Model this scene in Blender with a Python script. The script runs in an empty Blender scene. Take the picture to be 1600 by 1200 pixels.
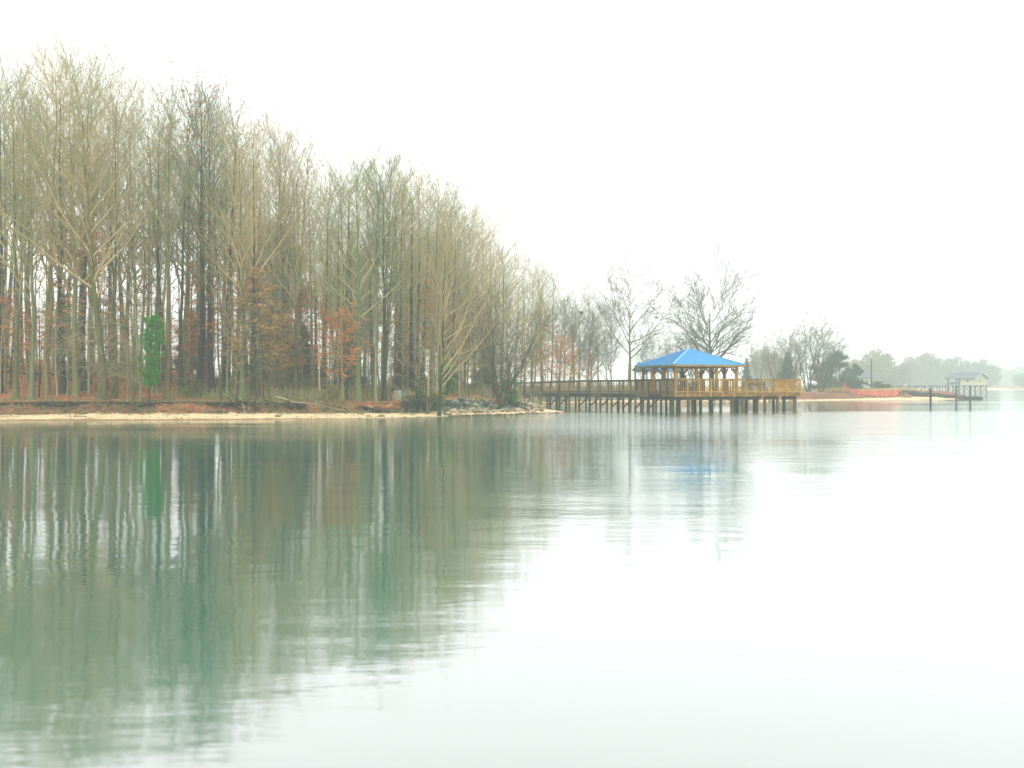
import bpy, math, random
import numpy as np
from mathutils import Vector, Matrix

random.seed(7)
rng = np.random.default_rng(11)
S = bpy.context.scene
COL = S.collection
R = math.radians

# ------------------------------------------------------------------ camera
EYE, HOR, F = 2.0, 602.0, 1600.0
cam_d = bpy.data.cameras.new('camera')
cam = bpy.data.objects.new('camera', cam_d)
COL.objects.link(cam)
cam.location = (0, 0, EYE)
cam.rotation_euler = (R(90), 0, 0)
cam_d.sensor_width = 36
cam_d.lens = 36
cam_d.shift_y = (HOR - 600) / 1600
cam_d.clip_start = 0.1
cam_d.clip_end = 6000
S.camera = cam

# ------------------------------------------------------------------ world, sun, exposure
SKY_WHITE = 15.0
SKY_STRENGTH = 0.12
SUN_EL, SUN_AZ = 48, 200
w = bpy.data.worlds.new('World')
S.world = w
w.use_nodes = True
nt = w.node_tree
nt.nodes.clear()
o_ = nt.nodes.new('ShaderNodeOutputWorld')
bg = nt.nodes.new('ShaderNodeBackground')
sky = nt.nodes.new('ShaderNodeTexSky')
sky.sky_type = 'NISHITA'
sky.sun_disc = False
sky.sun_elevation = R(SUN_EL)
sky.sun_rotation = R(SUN_AZ)
sky.dust_density = 4.0
mx = nt.nodes.new('ShaderNodeMix')
mx.data_type = 'RGBA'
mx.inputs['Factor'].default_value = 0.93          # overcast: a closed pale cloud layer over the clear sky
mx.inputs['B'].default_value = (SKY_WHITE * 0.985, SKY_WHITE, SKY_WHITE * 0.99, 1)
nt.links.new(sky.outputs[0], mx.inputs['A'])
nt.links.new(mx.outputs['Result'], bg.inputs['Color'])
bg.inputs['Strength'].default_value = SKY_STRENGTH
nt.links.new(bg.outputs[0], o_.inputs[0])

sun_d = bpy.data.lights.new('sun', 'SUN')
sun_d.energy = 1.0
sun_d.angle = R(20)
sun_d.color = (1.0, 0.95, 0.86)
sun = bpy.data.objects.new('sun', sun_d)
COL.objects.link(sun)
sv = Vector((math.sin(R(SUN_AZ)) * math.cos(R(SUN_EL)), math.cos(R(SUN_AZ)) * math.cos(R(SUN_EL)), math.sin(R(SUN_EL))))
sun.rotation_euler = sv.to_track_quat('Z', 'Y').to_euler()
sun.location = sv * 100

S.view_settings.view_transform = 'Standard'
S.view_settings.look = 'None'
S.view_settings.exposure = 0.0
S.view_settings.gamma = 1.0
S.view_settings.use_curve_mapping = False
S.render.engine = 'CYCLES'
cy = S.cycles
cy.use_denoising = True
try:
    cy.denoiser = 'OPENIMAGEDENOISE'
    cy.denoising_input_passes = 'RGB_ALBEDO_NORMAL'
except Exception:
    pass
cy.max_bounces = 5
cy.diffuse_bounces = 2
cy.glossy_bounces = 2
cy.transmission_bounces = 2
cy.transparent_max_bounces = 8
cy.volume_bounces = 1
cy.use_adaptive_sampling = False
cy.caustics_reflective = False
cy.caustics_refractive = False
cy.sample_clamp_indirect = 6

# ------------------------------------------------------------------ helpers
def px(x, y, Y):
    """photo pixel (x, y) at depth Y -> point"""
    return Vector(((x - 800) / F * Y, Y, EYE - (y - HOR) / F * Y))

def gx(x, Y):
    return (x - 800) / F * Y

def tag(o, label=None, cat=None, group=None, kind=None):
    if label: o['label'] = label
    if cat: o['category'] = cat
    if group: o['group'] = group
    if kind: o['kind'] = kind
    return o

def empty(name, loc=(0, 0, 0), rz=0.0, scale=(1, 1, 1)):
    o = bpy.data.objects.new(name, None)
    o.empty_display_size = 0.2
    o.location = loc
    o.rotation_euler = (0, 0, rz)
    o.scale = scale
    COL.objects.link(o)
    return o

def mesh_np(name, V, faces, mat=None, smooth=False):
    """faces: list of int arrays (n,3) or (n,4)"""
    me = bpy.data.meshes.new(name)
    V = np.asarray(V, dtype=np.float32).reshape(-1, 3)
    faces = [np.asarray(f, dtype=np.int32) for f in faces if len(f)]
    me.vertices.add(len(V))
    me.vertices.foreach_set('co', V.ravel())
    nl = sum(f.size for f in faces)
    npoly = sum(len(f) for f in faces)
    me.loops.add(nl)
    me.loops.foreach_set('vertex_index', np.concatenate([f.ravel() for f in faces]))
    me.polygons.add(npoly)
    tot = np.concatenate([np.full(len(f), f.shape[1], dtype=np.int32) for f in faces])
    st = np.concatenate([[0], np.cumsum(tot)[:-1]]).astype(np.int32)
    me.polygons.foreach_set('loop_start', st)
    me.polygons.foreach_set('loop_total', tot)
    me.update(calc_edges=True)
    if smooth:
        me.polygons.foreach_set('use_smooth', np.ones(npoly, dtype=bool))
    if mat: me.materials.append(mat)
    return me

def link(name, me, parent=None, loc=None):
    o = bpy.data.objects.new(name, me)
    if parent: o.parent = parent
    if loc is not None: o.location = loc
    COL.objects.link(o)
    return o

class MB:
    """collects simple solids into one mesh"""
    def __init__(s): s.v = []; s.f = []
    def add(s, vs, fs):
        n = len(s.v); s.v += [tuple(v) for v in vs]; s.f += [tuple(i + n for i in f) for f in fs]; return s
    def box(s, x0, x1, y0, y1, z0, z1):
        return s.add([(x0, y0, z0), (x1, y0, z0), (x1, y1, z0), (x0, y1, z0), (x0, y0, z1), (x1, y0, z1), (x1, y1, z1), (x0, y1, z1)],
                     [(0, 3, 2, 1), (4, 5, 6, 7), (0, 1, 5, 4), (1, 2, 6, 5), (2, 3, 7, 6), (3, 0, 4, 7)])
    def bar(s, a, b, wd, hg=None, up=(0, 0, 1)):
        """rectangular bar from a to b"""
        hg = hg or wd
        a, b = Vector(a), Vector(b); d = (b - a).normalized(); up = Vector(up)
        if abs(d.dot(up)) > 0.98: up = Vector((0, 1, 0))
        u = d.cross(up).normalized(); v = u.cross(d).normalized()
        vs = []
        for p in (a, b):
            for i, j in ((-1, -1), (1, -1), (1, 1), (-1, 1)):
                vs.append(p + u * (i * wd / 2) + v * (j * hg / 2))
        return s.add(vs, [(0, 1, 2, 3), (7, 6, 5, 4), (0, 4, 5, 1), (1, 5, 6, 2), (2, 6, 7, 3), (3, 7, 4, 0)])
    def tube(s, pts, rad, n=8):
        rad = rad if isinstance(rad, (list, tuple)) else [rad] * len(pts)
        pts = [Vector(p) for p in pts]; vs = []; fs = []
        for k, p in enumerate(pts):
            d = (pts[min(k + 1, len(pts) - 1)] - pts[max(k - 1, 0)]).normalized()
            ref = Vector((1, 0, 0)) if abs(d.z) > 0.7 else Vector((0, 0, 1))
            u = d.cross(ref).normalized(); v = d.cross(u)
            for i in range(n):
                t = 2 * math.pi * i / n
                vs.append(p + (u * math.cos(t) + v * math.sin(t)) * rad[k])
        for k in range(len(pts) - 1):
            for i in range(n):
                j = (i + 1) % n
                fs.append((k * n + i, k * n + j, (k + 1) * n + j, (k + 1) * n + i))
        fs.append(tuple(range(n))[::-1]); fs.append(tuple(range((len(pts) - 1) * n, len(pts) * n)))
        return s.add(vs, fs)
    def mesh(s, name, mat):
        me = bpy.data.meshes.new(name); me.from_pydata(s.v, [], s.f); me.update()
        if mat: me.materials.append(mat)
        return me
    def build(s, name, mat, parent=None, loc=None):
        return link(name, s.mesh(name, mat), parent, loc)

def copy_tree(o, parent=None):
    c = o.copy(); COL.objects.link(c); c.parent = parent
    for ch in o.children: copy_tree(ch, c)
    return c

# ------------------------------------------------------------------ materials
def material(name, build):
    m = bpy.data.materials.new(name); m.use_nodes = True
    t = m.node_tree; t.nodes.clear()
    out = t.nodes.new('ShaderNodeOutputMaterial')
    build(t, out)
    return m

def node(t, typ, **kw):
    n = t.nodes.new(typ)
    for k, v in kw.items():
        if k.startswith('_'): setattr(n, k[1:], v)
        else: n.inputs[k.replace('__', ' ')].default_value = v
    return n

def ramp(t, stops, src):
    r = t.nodes.new('ShaderNodeValToRGB')
    e = r.color_ramp.elements
    while len(e) < len(stops): e.new(0.5)
    for el, (p, c) in zip(e, stops):
        el.position = p; el.color = (*c, 1)
    t.links.new(src, r.inputs[0])
    return r.outputs[0]

def mixc(t, fac, a, b, mode='MIX'):
    m = t.nodes.new('ShaderNodeMix'); m.data_type = 'RGBA'; m.blend_type = mode
    for s_, k in ((fac, 'Factor'), (a, 'A'), (b, 'B')):
        if hasattr(s_, 'links') or hasattr(s_, 'is_linked'): t.links.new(s_, m.inputs[k])
        elif k == 'Factor': m.inputs[k].default_value = s_
        else: m.inputs[k].default_value = (*s_, 1)
    return m.outputs['Result']

def noise_tex(t, scale, detail=3, stretch=(1, 1, 1), coord='Object', rough=0.6):
    tc = t.nodes.new('ShaderNodeTexCoord')
    mp = t.nodes.new('ShaderNodeMapping'); mp.inputs['Scale'].default_value = stretch
    t.links.new(tc.outputs[coord], mp.inputs[0])
    n = t.nodes.new('ShaderNodeTexNoise')
    n.inputs['Scale'].default_value = scale; n.inputs['Detail'].default_value = detail; n.inputs['Roughness'].default_value = rough
    t.links.new(mp.outputs[0], n.inputs['Vector'])
    return n.outputs[0]

def surf(name, cols, scale=3.0, stretch=(1, 1, 1), rough=0.85, per_object=0.0, bump=0.3, tint=None, spec=0.3):
    """colour from noise between given colours; per_object shifts it from one object to the next"""
    def b(t, out):
        n = noise_tex(t, scale, 4, stretch)
        if per_object:
            oi = t.nodes.new('ShaderNodeObjectInfo')
            ma = node(t, 'ShaderNodeMath', _operation='MULTIPLY_ADD')
            t.links.new(oi.outputs['Random'], ma.inputs[0]); ma.inputs[1].default_value = per_object
            m2 = node(t, 'ShaderNodeMath', _operation='MULTIPLY_ADD')
            t.links.new(n, m2.inputs[0]); m2.inputs[1].default_value = 1.0 - per_object * 0.6; m2.inputs[2].default_value = -0.5 * per_object * 0.4
            t.links.new(m2.outputs[0], ma.inputs[2])
            src = ma.outputs[0]
        else: src = n
        k = len(cols)
        c = ramp(t, [(0.28 + 0.5 * i / (k - 1), cols[i]) for i in range(k)], src)
        p = node(t, 'ShaderNodeBsdfPrincipled', Roughness=rough)
        p.inputs['Specular IOR Level'].default_value = spec
        t.links.new(c, p.inputs['Base Color'])
        if bump:
            bn = t.nodes.new('ShaderNodeBump'); bn.inputs['Strength'].default_value = bump; bn.inputs['Distance'].default_value = 0.03
            t.links.new(noise_tex(t, scale * 4, 3, stretch), bn.inputs['Height'])
            t.links.new(bn.outputs[0], p.inputs['Normal'])
        t.links.new(p.outputs[0], out.inputs[0])
    return material(name, b)

M = {}
M['bark'] = surf('bark', [(0.03, 0.05, 0.018), (0.13, 0.13, 0.035), (0.30, 0.215, 0.075), (0.14, 0.18, 0.065)], 1.2, (3, 3, 0.5), per_object=0.75)
M['bark_dark'] = surf('bark_dark', [(0.010, 0.02, 0.012), (0.035, 0.042, 0.02), (0.085, 0.08, 0.035)], 1.4, (3, 3, 0.5), per_object=0.5)
M['bark_pale'] = surf('bark_pale', [(0.20, 0.17, 0.09), (0.42, 0.37, 0.22), (0.56, 0.50, 0.33)], 1.6, (2, 2, 0.7), per_object=0.5)
M['bark_moss'] = surf('bark_moss', [(0.06, 0.10, 0.03), (0.13, 0.18, 0.06), (0.22, 0.22, 0.11)], 2.0, (2, 2, 0.8), per_object=0.3)
M['twig'] = surf('twig', [(0.18, 0.23, 0.09), (0.37, 0.36, 0.14), (0.55, 0.41, 0.19)], 0.8, per_object=0.8, bump=0)
M['twig_dark'] = surf('twig_dark', [(0.10, 0.11, 0.07), (0.19, 0.19, 0.12)], 0.8, per_object=0.8, bump=0)
M['twig_pale'] = surf('twig_pale', [(0.30, 0.27, 0.12), (0.50, 0.45, 0.25)], 0.8, per_object=0.8, bump=0)
M['leaf_rust'] = surf('leaf_rust', [(0.48, 0.14, 0.03), (0.66, 0.23, 0.05), (0.72, 0.33, 0.10)], 2.5, per_object=0.4, bump=0)
M['leaf_tan'] = surf('leaf_tan', [(0.32, 0.18, 0.05), (0.55, 0.33, 0.09), (0.62, 0.42, 0.16)], 2.5, per_object=0.4, bump=0)
M['pine'] = surf('pine_needles', [(0.02, 0.12, 0.004), (0.06, 0.36, 0.01), (0.20, 0.50, 0.03)], 7, bump=0)
M['ever'] = surf('evergreen_needles', [(0.012, 0.06, 0.03), (0.03, 0.12, 0.06), (0.06, 0.17, 0.07)], 1.5, per_object=0.5, bump=0)
M['pine_hazed'] = surf('haze_paled_needles', [(0.06, 0.10, 0.05), (0.12, 0.19, 0.09), (0.18, 0.24, 0.12)], 0.6, per_object=0.3, bump=0)  # needle colour paled to stand in for haze over distance
M['bush'] = surf('bush_leaves', [(0.05, 0.09, 0.02), (0.14, 0.18, 0.03), (0.30, 0.28, 0.07)], 2.0, per_object=0.5, bump=0)
M['wood'] = surf('weathered_shaded_wood', [(0.03, 0.04, 0.02), (0.11, 0.095, 0.035), (0.22, 0.16, 0.06)], 2.2, (1, 1, 1), per_object=0.35)  # weathered timber; also the shaded tone of the pavilion's back posts
M['wood_honey'] = surf('honey_sunlit_wood', [(0.26, 0.14, 0.03), (0.50, 0.27, 0.05), (0.60, 0.36, 0.09)], 2.2, per_object=0.35)  # honey timber; also the sunlit tone given to some piles
M['wood_tan'] = surf('tan_wood', [(0.14, 0.10, 0.04), (0.28, 0.20, 0.08), (0.38, 0.28, 0.12)], 2.2, per_object=0.3)
M['pile'] = surf('pile_wood', [(0.008, 0.018, 0.012), (0.03, 0.038, 0.02), (0.12, 0.10, 0.035)], 1.4, (2, 2, 0.8), per_object=0.6)  # near-black tone carries the shade on the piles
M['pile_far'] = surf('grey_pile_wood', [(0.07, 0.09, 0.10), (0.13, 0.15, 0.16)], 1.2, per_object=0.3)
M['rock'] = surf('riprap_rock', [(0.025, 0.05, 0.04), (0.09, 0.13, 0.10), (0.28, 0.30, 0.22)], 1.6, per_object=0.7)
M['rock_warm'] = surf('warm_rock', [(0.15, 0.12, 0.07), (0.38, 0.30, 0.18), (0.55, 0.46, 0.32)], 1.6, per_object=0.7)
M['clay'] = surf('clay', [(0.16, 0.07, 0.03), (0.40, 0.17, 0.06), (0.52, 0.26, 0.11)], 1.8, per_object=0.4)
M['humus_shade'] = surf('humus_shade', [(0.012, 0.012, 0.007), (0.045, 0.035, 0.018), (0.12, 0.07, 0.03)], 2.0)  # dark earth tone, on the turf ledge also standing in for shadow
M['litter'] = surf('leaf_litter', [(0.20, 0.08, 0.025), (0.48, 0.21, 0.07), (0.62, 0.37, 0.17)], 6.0, bump=0)
M['white'] = surf('white_paint', [(0.68, 0.69, 0.66), (0.78, 0.78, 0.75)], 2.0, bump=0)
M['cream'] = surf('cream_siding', [(0.60, 0.58, 0.36), (0.68, 0.66, 0.44)], 2.0, bump=0)
M['slate'] = surf('slate_roofing', [(0.10, 0.12, 0.15), (0.17, 0.19, 0.22)], 2.0)
M['green_wall'] = surf('grey_green_siding', [(0.11, 0.15, 0.12), (0.17, 0.21, 0.17)], 2.0)
M['metal'] = surf('grey_metal', [(0.25, 0.28, 0.28), (0.38, 0.42, 0.42)], 4.0, rough=0.5)
M['metal_dark'] = surf('dark_metal', [(0.02, 0.045, 0.035), (0.04, 0.07, 0.055)], 4.0, rough=0.5)
M['bin'] = surf('pale_blue_plastic', [(0.40, 0.60, 0.62), (0.50, 0.70, 0.72)], 4.0, rough=0.6)
M['cloth_dark'] = surf('dark_cloth', [(0.012, 0.02, 0.02), (0.03, 0.04, 0.04)], 6.0, bump=0)
M['skin'] = surf('skin', [(0.30, 0.17, 0.11), (0.36, 0.21, 0.14)], 6.0, bump=0)
M['glass'] = surf('window_glass', [(0.05, 0.07, 0.08), (0.08, 0.10, 0.11)], 2.0, rough=0.15, bump=0)
M['net'] = surf('orange_net', [(0.60, 0.13, 0.07), (0.78, 0.22, 0.12)], 1.5, bump=0)
M['straw'] = surf('straw', [(0.42, 0.28, 0.08), (0.62, 0.44, 0.15)], 3.0)

def roof_mat(name, base):
    def b(t, out):
        n = noise_tex(t, 0.8, 2)
        c = mixc(t, n, tuple(v * 0.85 for v in base), tuple(min(1, v * 1.15) for v in base))
        p = node(t, 'ShaderNodeBsdfPrincipled', Roughness=0.42)
        p.inputs['Specular IOR Level'].default_value = 0.25
        t.links.new(c, p.inputs['Base Color']); t.links.new(p.outputs[0], out.inputs[0])
    return material(name, b)
M['roof_blue'] = roof_mat('blue_metal_roofing', (0.02, 0.33, 0.64))
M['roof_rib'] = roof_mat('blue_roof_rib', (0.01, 0.13, 0.34))
M['roof_cap'] = roof_mat('pale_blue_ridge', (0.16, 0.45, 0.80))

def ground_b(t, out):
    at = t.nodes.new('ShaderNodeAttribute'); at.attribute_name = 'inland'
    zn = t.nodes.new('ShaderNodeAttribute'); zn.attribute_name = 'grassy'
    n1 = noise_tex(t, 0.5, 5); n2 = noise_tex(t, 4.0, 5, rough=0.75); n3 = noise_tex(t, 1.2, 3)
    j = node(t, 'ShaderNodeMath', _operation='MULTIPLY_ADD'); t.links.new(n3, j.inputs[0]); j.inputs[1].default_value = 1.6
    sh = node(t, 'ShaderNodeMath', _operation='SUBTRACT'); t.links.new(at.outputs['Fac'], sh.inputs[0]); sh.inputs[1].default_value = 0.8
    t.links.new(sh.outputs[0], j.inputs[2])
    d = j.outputs[0]
    def step(a, b):
        m = t.nodes.new('ShaderNodeMapRange'); m.inputs['From Min'].default_value = a; m.inputs['From Max'].default_value = b
        t.links.new(d, m.inputs['Value']); return m.outputs[0]
    wet = (0.30, 0.19, 0.10)
    sand = ramp(t, [(0.3, (0.68, 0.47, 0.25)), (0.7, (0.90, 0.72, 0.44))], n2)
    clay = ramp(t, [(0.3, (0.08, 0.035, 0.018)), (0.5, (0.24, 0.09, 0.035)), (0.62, (0.44, 0.18, 0.06)), (0.8, (0.42, 0.26, 0.14))], n2)
    soil = ramp(t, [(0.3, (0.035, 0.02, 0.012)), (0.5, (0.16, 0.075, 0.03)), (0.7, (0.30, 0.17, 0.08))], n2)
    cm = t.nodes.new('ShaderNodeMapRange'); cm.inputs['From Min'].default_value = 0.47; cm.inputs['From Max'].default_value = 0.56
    t.links.new(n1, cm.inputs['Value'])
    clay = mixc(t, cm.outputs[0], soil, clay)
    litter = ramp(t, [(0.3, (0.12, 0.05, 0.02)), (0.5, (0.36, 0.15, 0.05)), (0.68, (0.50, 0.27, 0.11))], n2)
    grass = ramp(t, [(0.35, (0.16, 0.13, 0.05)), (0.5, (0.34, 0.24, 0.09)), (0.65, (0.22, 0.22, 0.07))], n1)
    c = mixc(t, step(0.15, 0.7), wet, sand)
    c = mixc(t, step(2.8, 3.2), c, clay)
    top = mixc(t, zn.outputs['Fac'], litter, grass)
    c = mixc(t, step(4.6, 5.4), c, top)
    p = node(t, 'ShaderNodeBsdfPrincipled', Roughness=0.9)
    p.inputs['Specular IOR Level'].default_value = 0.15
    t.links.new(c, p.inputs['Base Color'])
    bn = t.nodes.new('ShaderNodeBump'); bn.inputs['Strength'].default_value = 0.6; bn.inputs['Distance'].default_value = 0.08
    t.links.new(n2, bn.inputs['Height']); t.links.new(bn.outputs[0], p.inputs['Normal'])
    t.links.new(p.outputs[0], out.inputs[0])
M['ground'] = material('ground', ground_b)

def water_b(t, out):
    tc = t.nodes.new('ShaderNodeTexCoord')
    def nz(scale, sx, sy, det=3):
        mp = t.nodes.new('ShaderNodeMapping'); mp.inputs['Scale'].default_value = (sx, sy, 1)
        t.links.new(tc.outputs['Object'], mp.inputs[0])
        n = t.nodes.new('ShaderNodeTexNoise'); n.inputs['Scale'].default_value = scale; n.inputs['Detail'].default_value = det
        t.links.new(mp.outputs[0], n.inputs['Vector']); return n.outputs[0]
    big = nz(0.25, 0.35, 1.0, 2)
    mid = nz(1.5, 0.45, 1.0, 3)
    fine = nz(9.0, 0.5, 1.0, 2)
    # breeze patches further out carry the fine ripple
    patch = nz(0.035, 0.5, 1.3, 2)
    pr = t.nodes.new('ShaderNodeMapRange'); pr.inputs['From Min'].default_value = 0.46; pr.inputs['From Max'].default_value = 0.62
    t.links.new(patch, pr.inputs['Value'])
    sep = t.nodes.new('ShaderNodeSeparateXYZ'); t.links.new(tc.outputs['Object'], sep.inputs[0])
    # breeze band in front of the pier (a place on the lake: from 45 m to 72 m out)
    b1 = t.nodes.new('ShaderNodeMapRange'); b1.inputs['From Min'].default_value = 34; b1.inputs['From Max'].default_value = 50
    b2 = t.nodes.new('ShaderNodeMapRange'); b2.inputs['From Min'].default_value = 80; b2.inputs['From Max'].default_value = 74
    b3 = t.nodes.new('ShaderNodeMapRange'); b3.inputs['From Min'].default_value = -14; b3.inputs['From Max'].default_value = 0
    t.links.new(sep.outputs['Y'], b1.inputs['Value']); t.links.new(sep.outputs['Y'], b2.inputs['Value']); t.links.new(sep.outputs['X'], b3.inputs['Value'])
    q1 = node(t, 'ShaderNodeMath', _operation='MULTIPLY'); t.links.new(b1.outputs[0], q1.inputs[0]); t.links.new(b2.outputs[0], q1.inputs[1])
    q2 = node(t, 'ShaderNodeMath', _operation='MULTIPLY'); t.links.new(q1.outputs[0], q2.inputs[0]); t.links.new(b3.outputs[0], q2.inputs[1])
    q3 = node(t, 'ShaderNodeMath', _operation='MAXIMUM'); t.links.new(q2.outputs[0], q3.inputs[0])
    q4 = node(t, 'ShaderNodeMath', _operation='MULTIPLY'); t.links.new(pr.outputs[0], q4.inputs[0]); q4.inputs[1].default_value = 0.25
    t.links.new(q4.outputs[0], q3.inputs[1])
    f2 = node(t, 'ShaderNodeMath', _operation='MULTIPLY'); t.links.new(fine, f2.inputs[0]); t.links.new(q3.outputs[0], f2.inputs[1])
    def bump(h, dist, prev=None):
        b = t.nodes.new('ShaderNodeBump'); b.inputs['Strength'].default_value = 1.0; b.inputs['Distance'].default_value = dist
        t.links.new(h, b.inputs['Height'])
        if prev: t.links.new(prev, b.inputs['Normal'])
        return b.outputs[0]
    nrm = bump(big, 0.027)
    nrm = bump(mid, 0.0065, nrm)
    nrm = bump(f2.outputs[0], 0.03, nrm)
    g = node(t, 'ShaderNodeBsdfAnisotropic', Roughness=0.055)
    g.inputs['Color'].default_value = (0.95, 0.925, 0.935, 1)
    df = node(t, 'ShaderNodeBsdfDiffuse'); df.inputs['Color'].default_value = (0.015, 0.20, 0.13, 1)
    t.links.new(nrm, g.inputs['Normal'])
    lw = t.nodes.new('ShaderNodeLayerWeight'); lw.inputs['Blend'].default_value = 0.5
    mr = t.nodes.new('ShaderNodeMapRange')
    mr.inputs['From Min'].default_value = 0.60; mr.inputs['From Max'].default_value = 1.0
    mr.inputs['To Min'].default_value = 0.46; mr.inputs['To Max'].default_value = 0.94
    t.links.new(lw.outputs['Facing'], mr.inputs['Value'])
    ms = t.nodes.new('ShaderNodeMixShader')
    mc = t.nodes.new('ShaderNodeMapRange')
    mc.inputs['From Min'].default_value = 0.62; mc.inputs['From Max'].default_value = 0.97
    t.links.new(lw.outputs['Facing'], mc.inputs['Value'])
    t.links.new(mixc(t, mc.outputs[0], (0.97, 0.80, 0.86), (0.97, 0.99, 0.985)), g.inputs['Color'])
    t.links.new(mr.outputs[0], ms.inputs[0]); t.links.new(df.outputs[0], ms.inputs[1]); t.links.new(g.outputs[0], ms.inputs[2])
    t.links.new(ms.outputs[0], out.inputs[0])
M['water'] = material('lake_water', water_b)

# ------------------------------------------------------------------ terrain
SHORE = [(-1400, 56), (-400, 57), (-100, 57.5), (0, 58), (120, 58.3), (250, 58.8), (400, 59.8), (520, 61.3), (640, 63.8), (740, 67.5), (800, 70),
         (850, 73.3), (893, 75.2), (872, 79), (832, 88), (816, 98), (830, 107), (900, 110), (1000, 112), (1060, 116), (1150, 124),
         (1250, 132), (1340, 139), (1420, 144), (1480, 146), (1530, 148.5), (1534, 151), (1480, 158), (1440, 172), (1422, 205), (1425, 300),
         (1436, 410), (1500, 470), (1620, 480), (1900, 500)]
POLY = [(gx(a, b), b) for a, b in SHORE] + [(940, 560), (940, 900), (-940, 900), (-940, 56)]
POLY = np.array(POLY)

def sdist(x, y):
    """signed distance to the shore, + inland"""
    x = np.asarray(x, float); y = np.asarray(y, float)
    best = np.full(x.shape, 1e9); inside = np.zeros(x.shape, bool)
    n = len(POLY)
    for i in range(n):
        ax, ay = POLY[i]; bx, by = POLY[(i + 1) % n]
        dx, dy = bx - ax, by - ay
        t = np.clip(((x - ax) * dx + (y - ay) * dy) / (dx * dx + dy * dy), 0, 1)
        best = np.minimum(best, np.hypot(x - ax - t * dx, y - ay - t * dy))
        c = ((ay > y) != (by > y)) & (x < (bx - ax) * (y - ay) / (by - ay + 1e-12) + ax)
        inside ^= c
    return np.where(inside, best, -best)

_w = [(rng.uniform(0.8, 1.2) * k * math.cos(a), rng.uniform(0.8, 1.2) * k * math.sin(a), rng.uniform(0, 6.28), 1.0 / k ** 0.9)
      for k in (0.12, 0.3, 0.7, 1.5, 3.1) for a in rng.uniform(0, 3.14, 4)]
def wob(x, y):
    s = 0
    for kx, ky, p, a in _w: s = s + a * np.sin(kx * x + ky * y + p)
    return s / 9.0

def height(x, y):
    x = np.asarray(x, float); y = np.asarray(y, float)
    d = sdist(x, y)
    wb = wob(x, y)
    pxx = 800 + 1600 * x / np.maximum(y, 1)
    left = np.clip((820 - pxx) / 60, 0, 1) * np.clip((112 - y) / 8 + np.clip((800 - pxx) / 40, 0, 1) * 9, 0, 1)
    rk = np.clip((pxx - 660) / 50, 0, 1) * left                     # rocky stretch
    dd = d + 0.38 * wb * np.clip((d + 3) / 3, 0, 1)
    hl = np.interp(dd, [-6, 0, 3.3, 3.7, 4.3, 5.2], [-1.5, 0, 0.24, 0.32, 0.80, 0.92])
    hk = np.interp(dd, [-6, 0, 2.2, 4.2, 6.5], [-1.5, 0, 0.18, 0.75, 1.25])
    hr = np.interp(dd, [-6, 0, 2.0, 4.5, 9], [-1.5, 0, 0.25, 0.95, 1.25])
    h = left * ((1 - rk) * hl + rk * hk) + (1 - left) * hr
    sl = np.interp(pxx, [0, 230, 330, 480, 620, 5000], [0.115, 0.10, 0.065, 0.04, 0.022, 0.010])
    sl = np.where(left > 0.5, sl, np.where(pxx < 1000, 0.008, 0.002))
    h = h + sl * np.clip(dd - 5.2, 0, 30)
    h = h + wb * 0.10 * np.clip((dd - 5) / 5, 0, 1) + wb * 0.02 * np.clip(dd, 0, 1)
    return h

def gz(x, y): return float(height(np.array([x]), np.array([y]))[0])

def arr(*segs):
    out = []
    for a, b, s_ in segs: out += list(np.arange(a, b, s_))
    return np.array(out)
gy_ = arr((44, 56, 2), (56, 80, 0.25), (80, 120, 0.7), (120, 175, 1.0), (175, 300, 6), (300, 520, 10), (520, 900, 40))
gx_ = arr((-900, -60, 40), (-60, 80, 0.5), (80, 260, 5), (260, 901, 40))
GX, GY = np.meshgrid(gx_, gy_)
GD = sdist(GX, GY); GZ = height(GX, GY)
GD = GD * (1 + 0.9 * np.clip((GX - 14) / 10, 0, 1) * (GD > 0))
_rt = np.clip((GX - 14) / 10, 0, 1)
GD = np.where(GD > 3, GD * (1 - _rt) + _rt * (3 + (GD - 3) * 0.22), GD)
nx = len(gx_); ny = len(gy_)
idx = np.arange(nx * ny).reshape(ny, nx)
Q = np.stack([idx[:-1, :-1], idx[:-1, 1:], idx[1:, 1:], idx[1:, :-1]], -1).reshape(-1, 4)
V = np.stack([GX, GY, GZ], -1).reshape(-1, 3)
dv = GD.ravel(); dq = dv[Q].mean(1)
ppx = 800 + 1600 * GX / GY
grassy = np.clip((ppx - 500) / 120, 0, 1).ravel()
def sheet(name, sel):
    q = Q[sel]; u, inv = np.unique(q, return_inverse=True)
    me = mesh_np(name, V[u], [inv.reshape(q.shape)], M['ground'], True)
    for an, a in (('inland', dv), ('grassy', grassy)):
        at = me.attributes.new(an, 'FLOAT', 'POINT'); at.data.foreach_set('value', a[u].astype(np.float32))
    return tag(link(name, me), kind='structure')
sheet('lake_bed', dq < -1.0)
sheet('sandy_beach', (dq >= -1.0) & (dq < 3.4))
sheet('eroded_bank', (dq >= 3.4) & (dq < 5.0))
sheet('forest_floor', dq >= 5.0)

wv = [(-900, -60, 0), (900, -60, 0), (900, 900, 0), (-900, 900, 0)]
me = bpy.data.meshes.new('lake_water'); me.from_pydata(wv, [], [(0, 1, 2, 3)]); me.materials.append(M['water'])
tag(link('lake_water', me), kind='structure')

# ------------------------------------------------------------------ haze
def haze_b(t, out):
    v = node(t, 'ShaderNodeVolumePrincipled', Density=0.0015, Anisotropy=0.0)
    v.inputs['Color'].default_value = (0.92, 1.0, 0.965, 1)
    t.links.new(v.outputs[0], out.inputs['Volume'])
M['haze'] = material('haze', haze_b)
hz = MB().box(-1000, 1000, -70, 960, -4, 32).build('haze', M['haze'])
tag(hz, kind='stuff')

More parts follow.
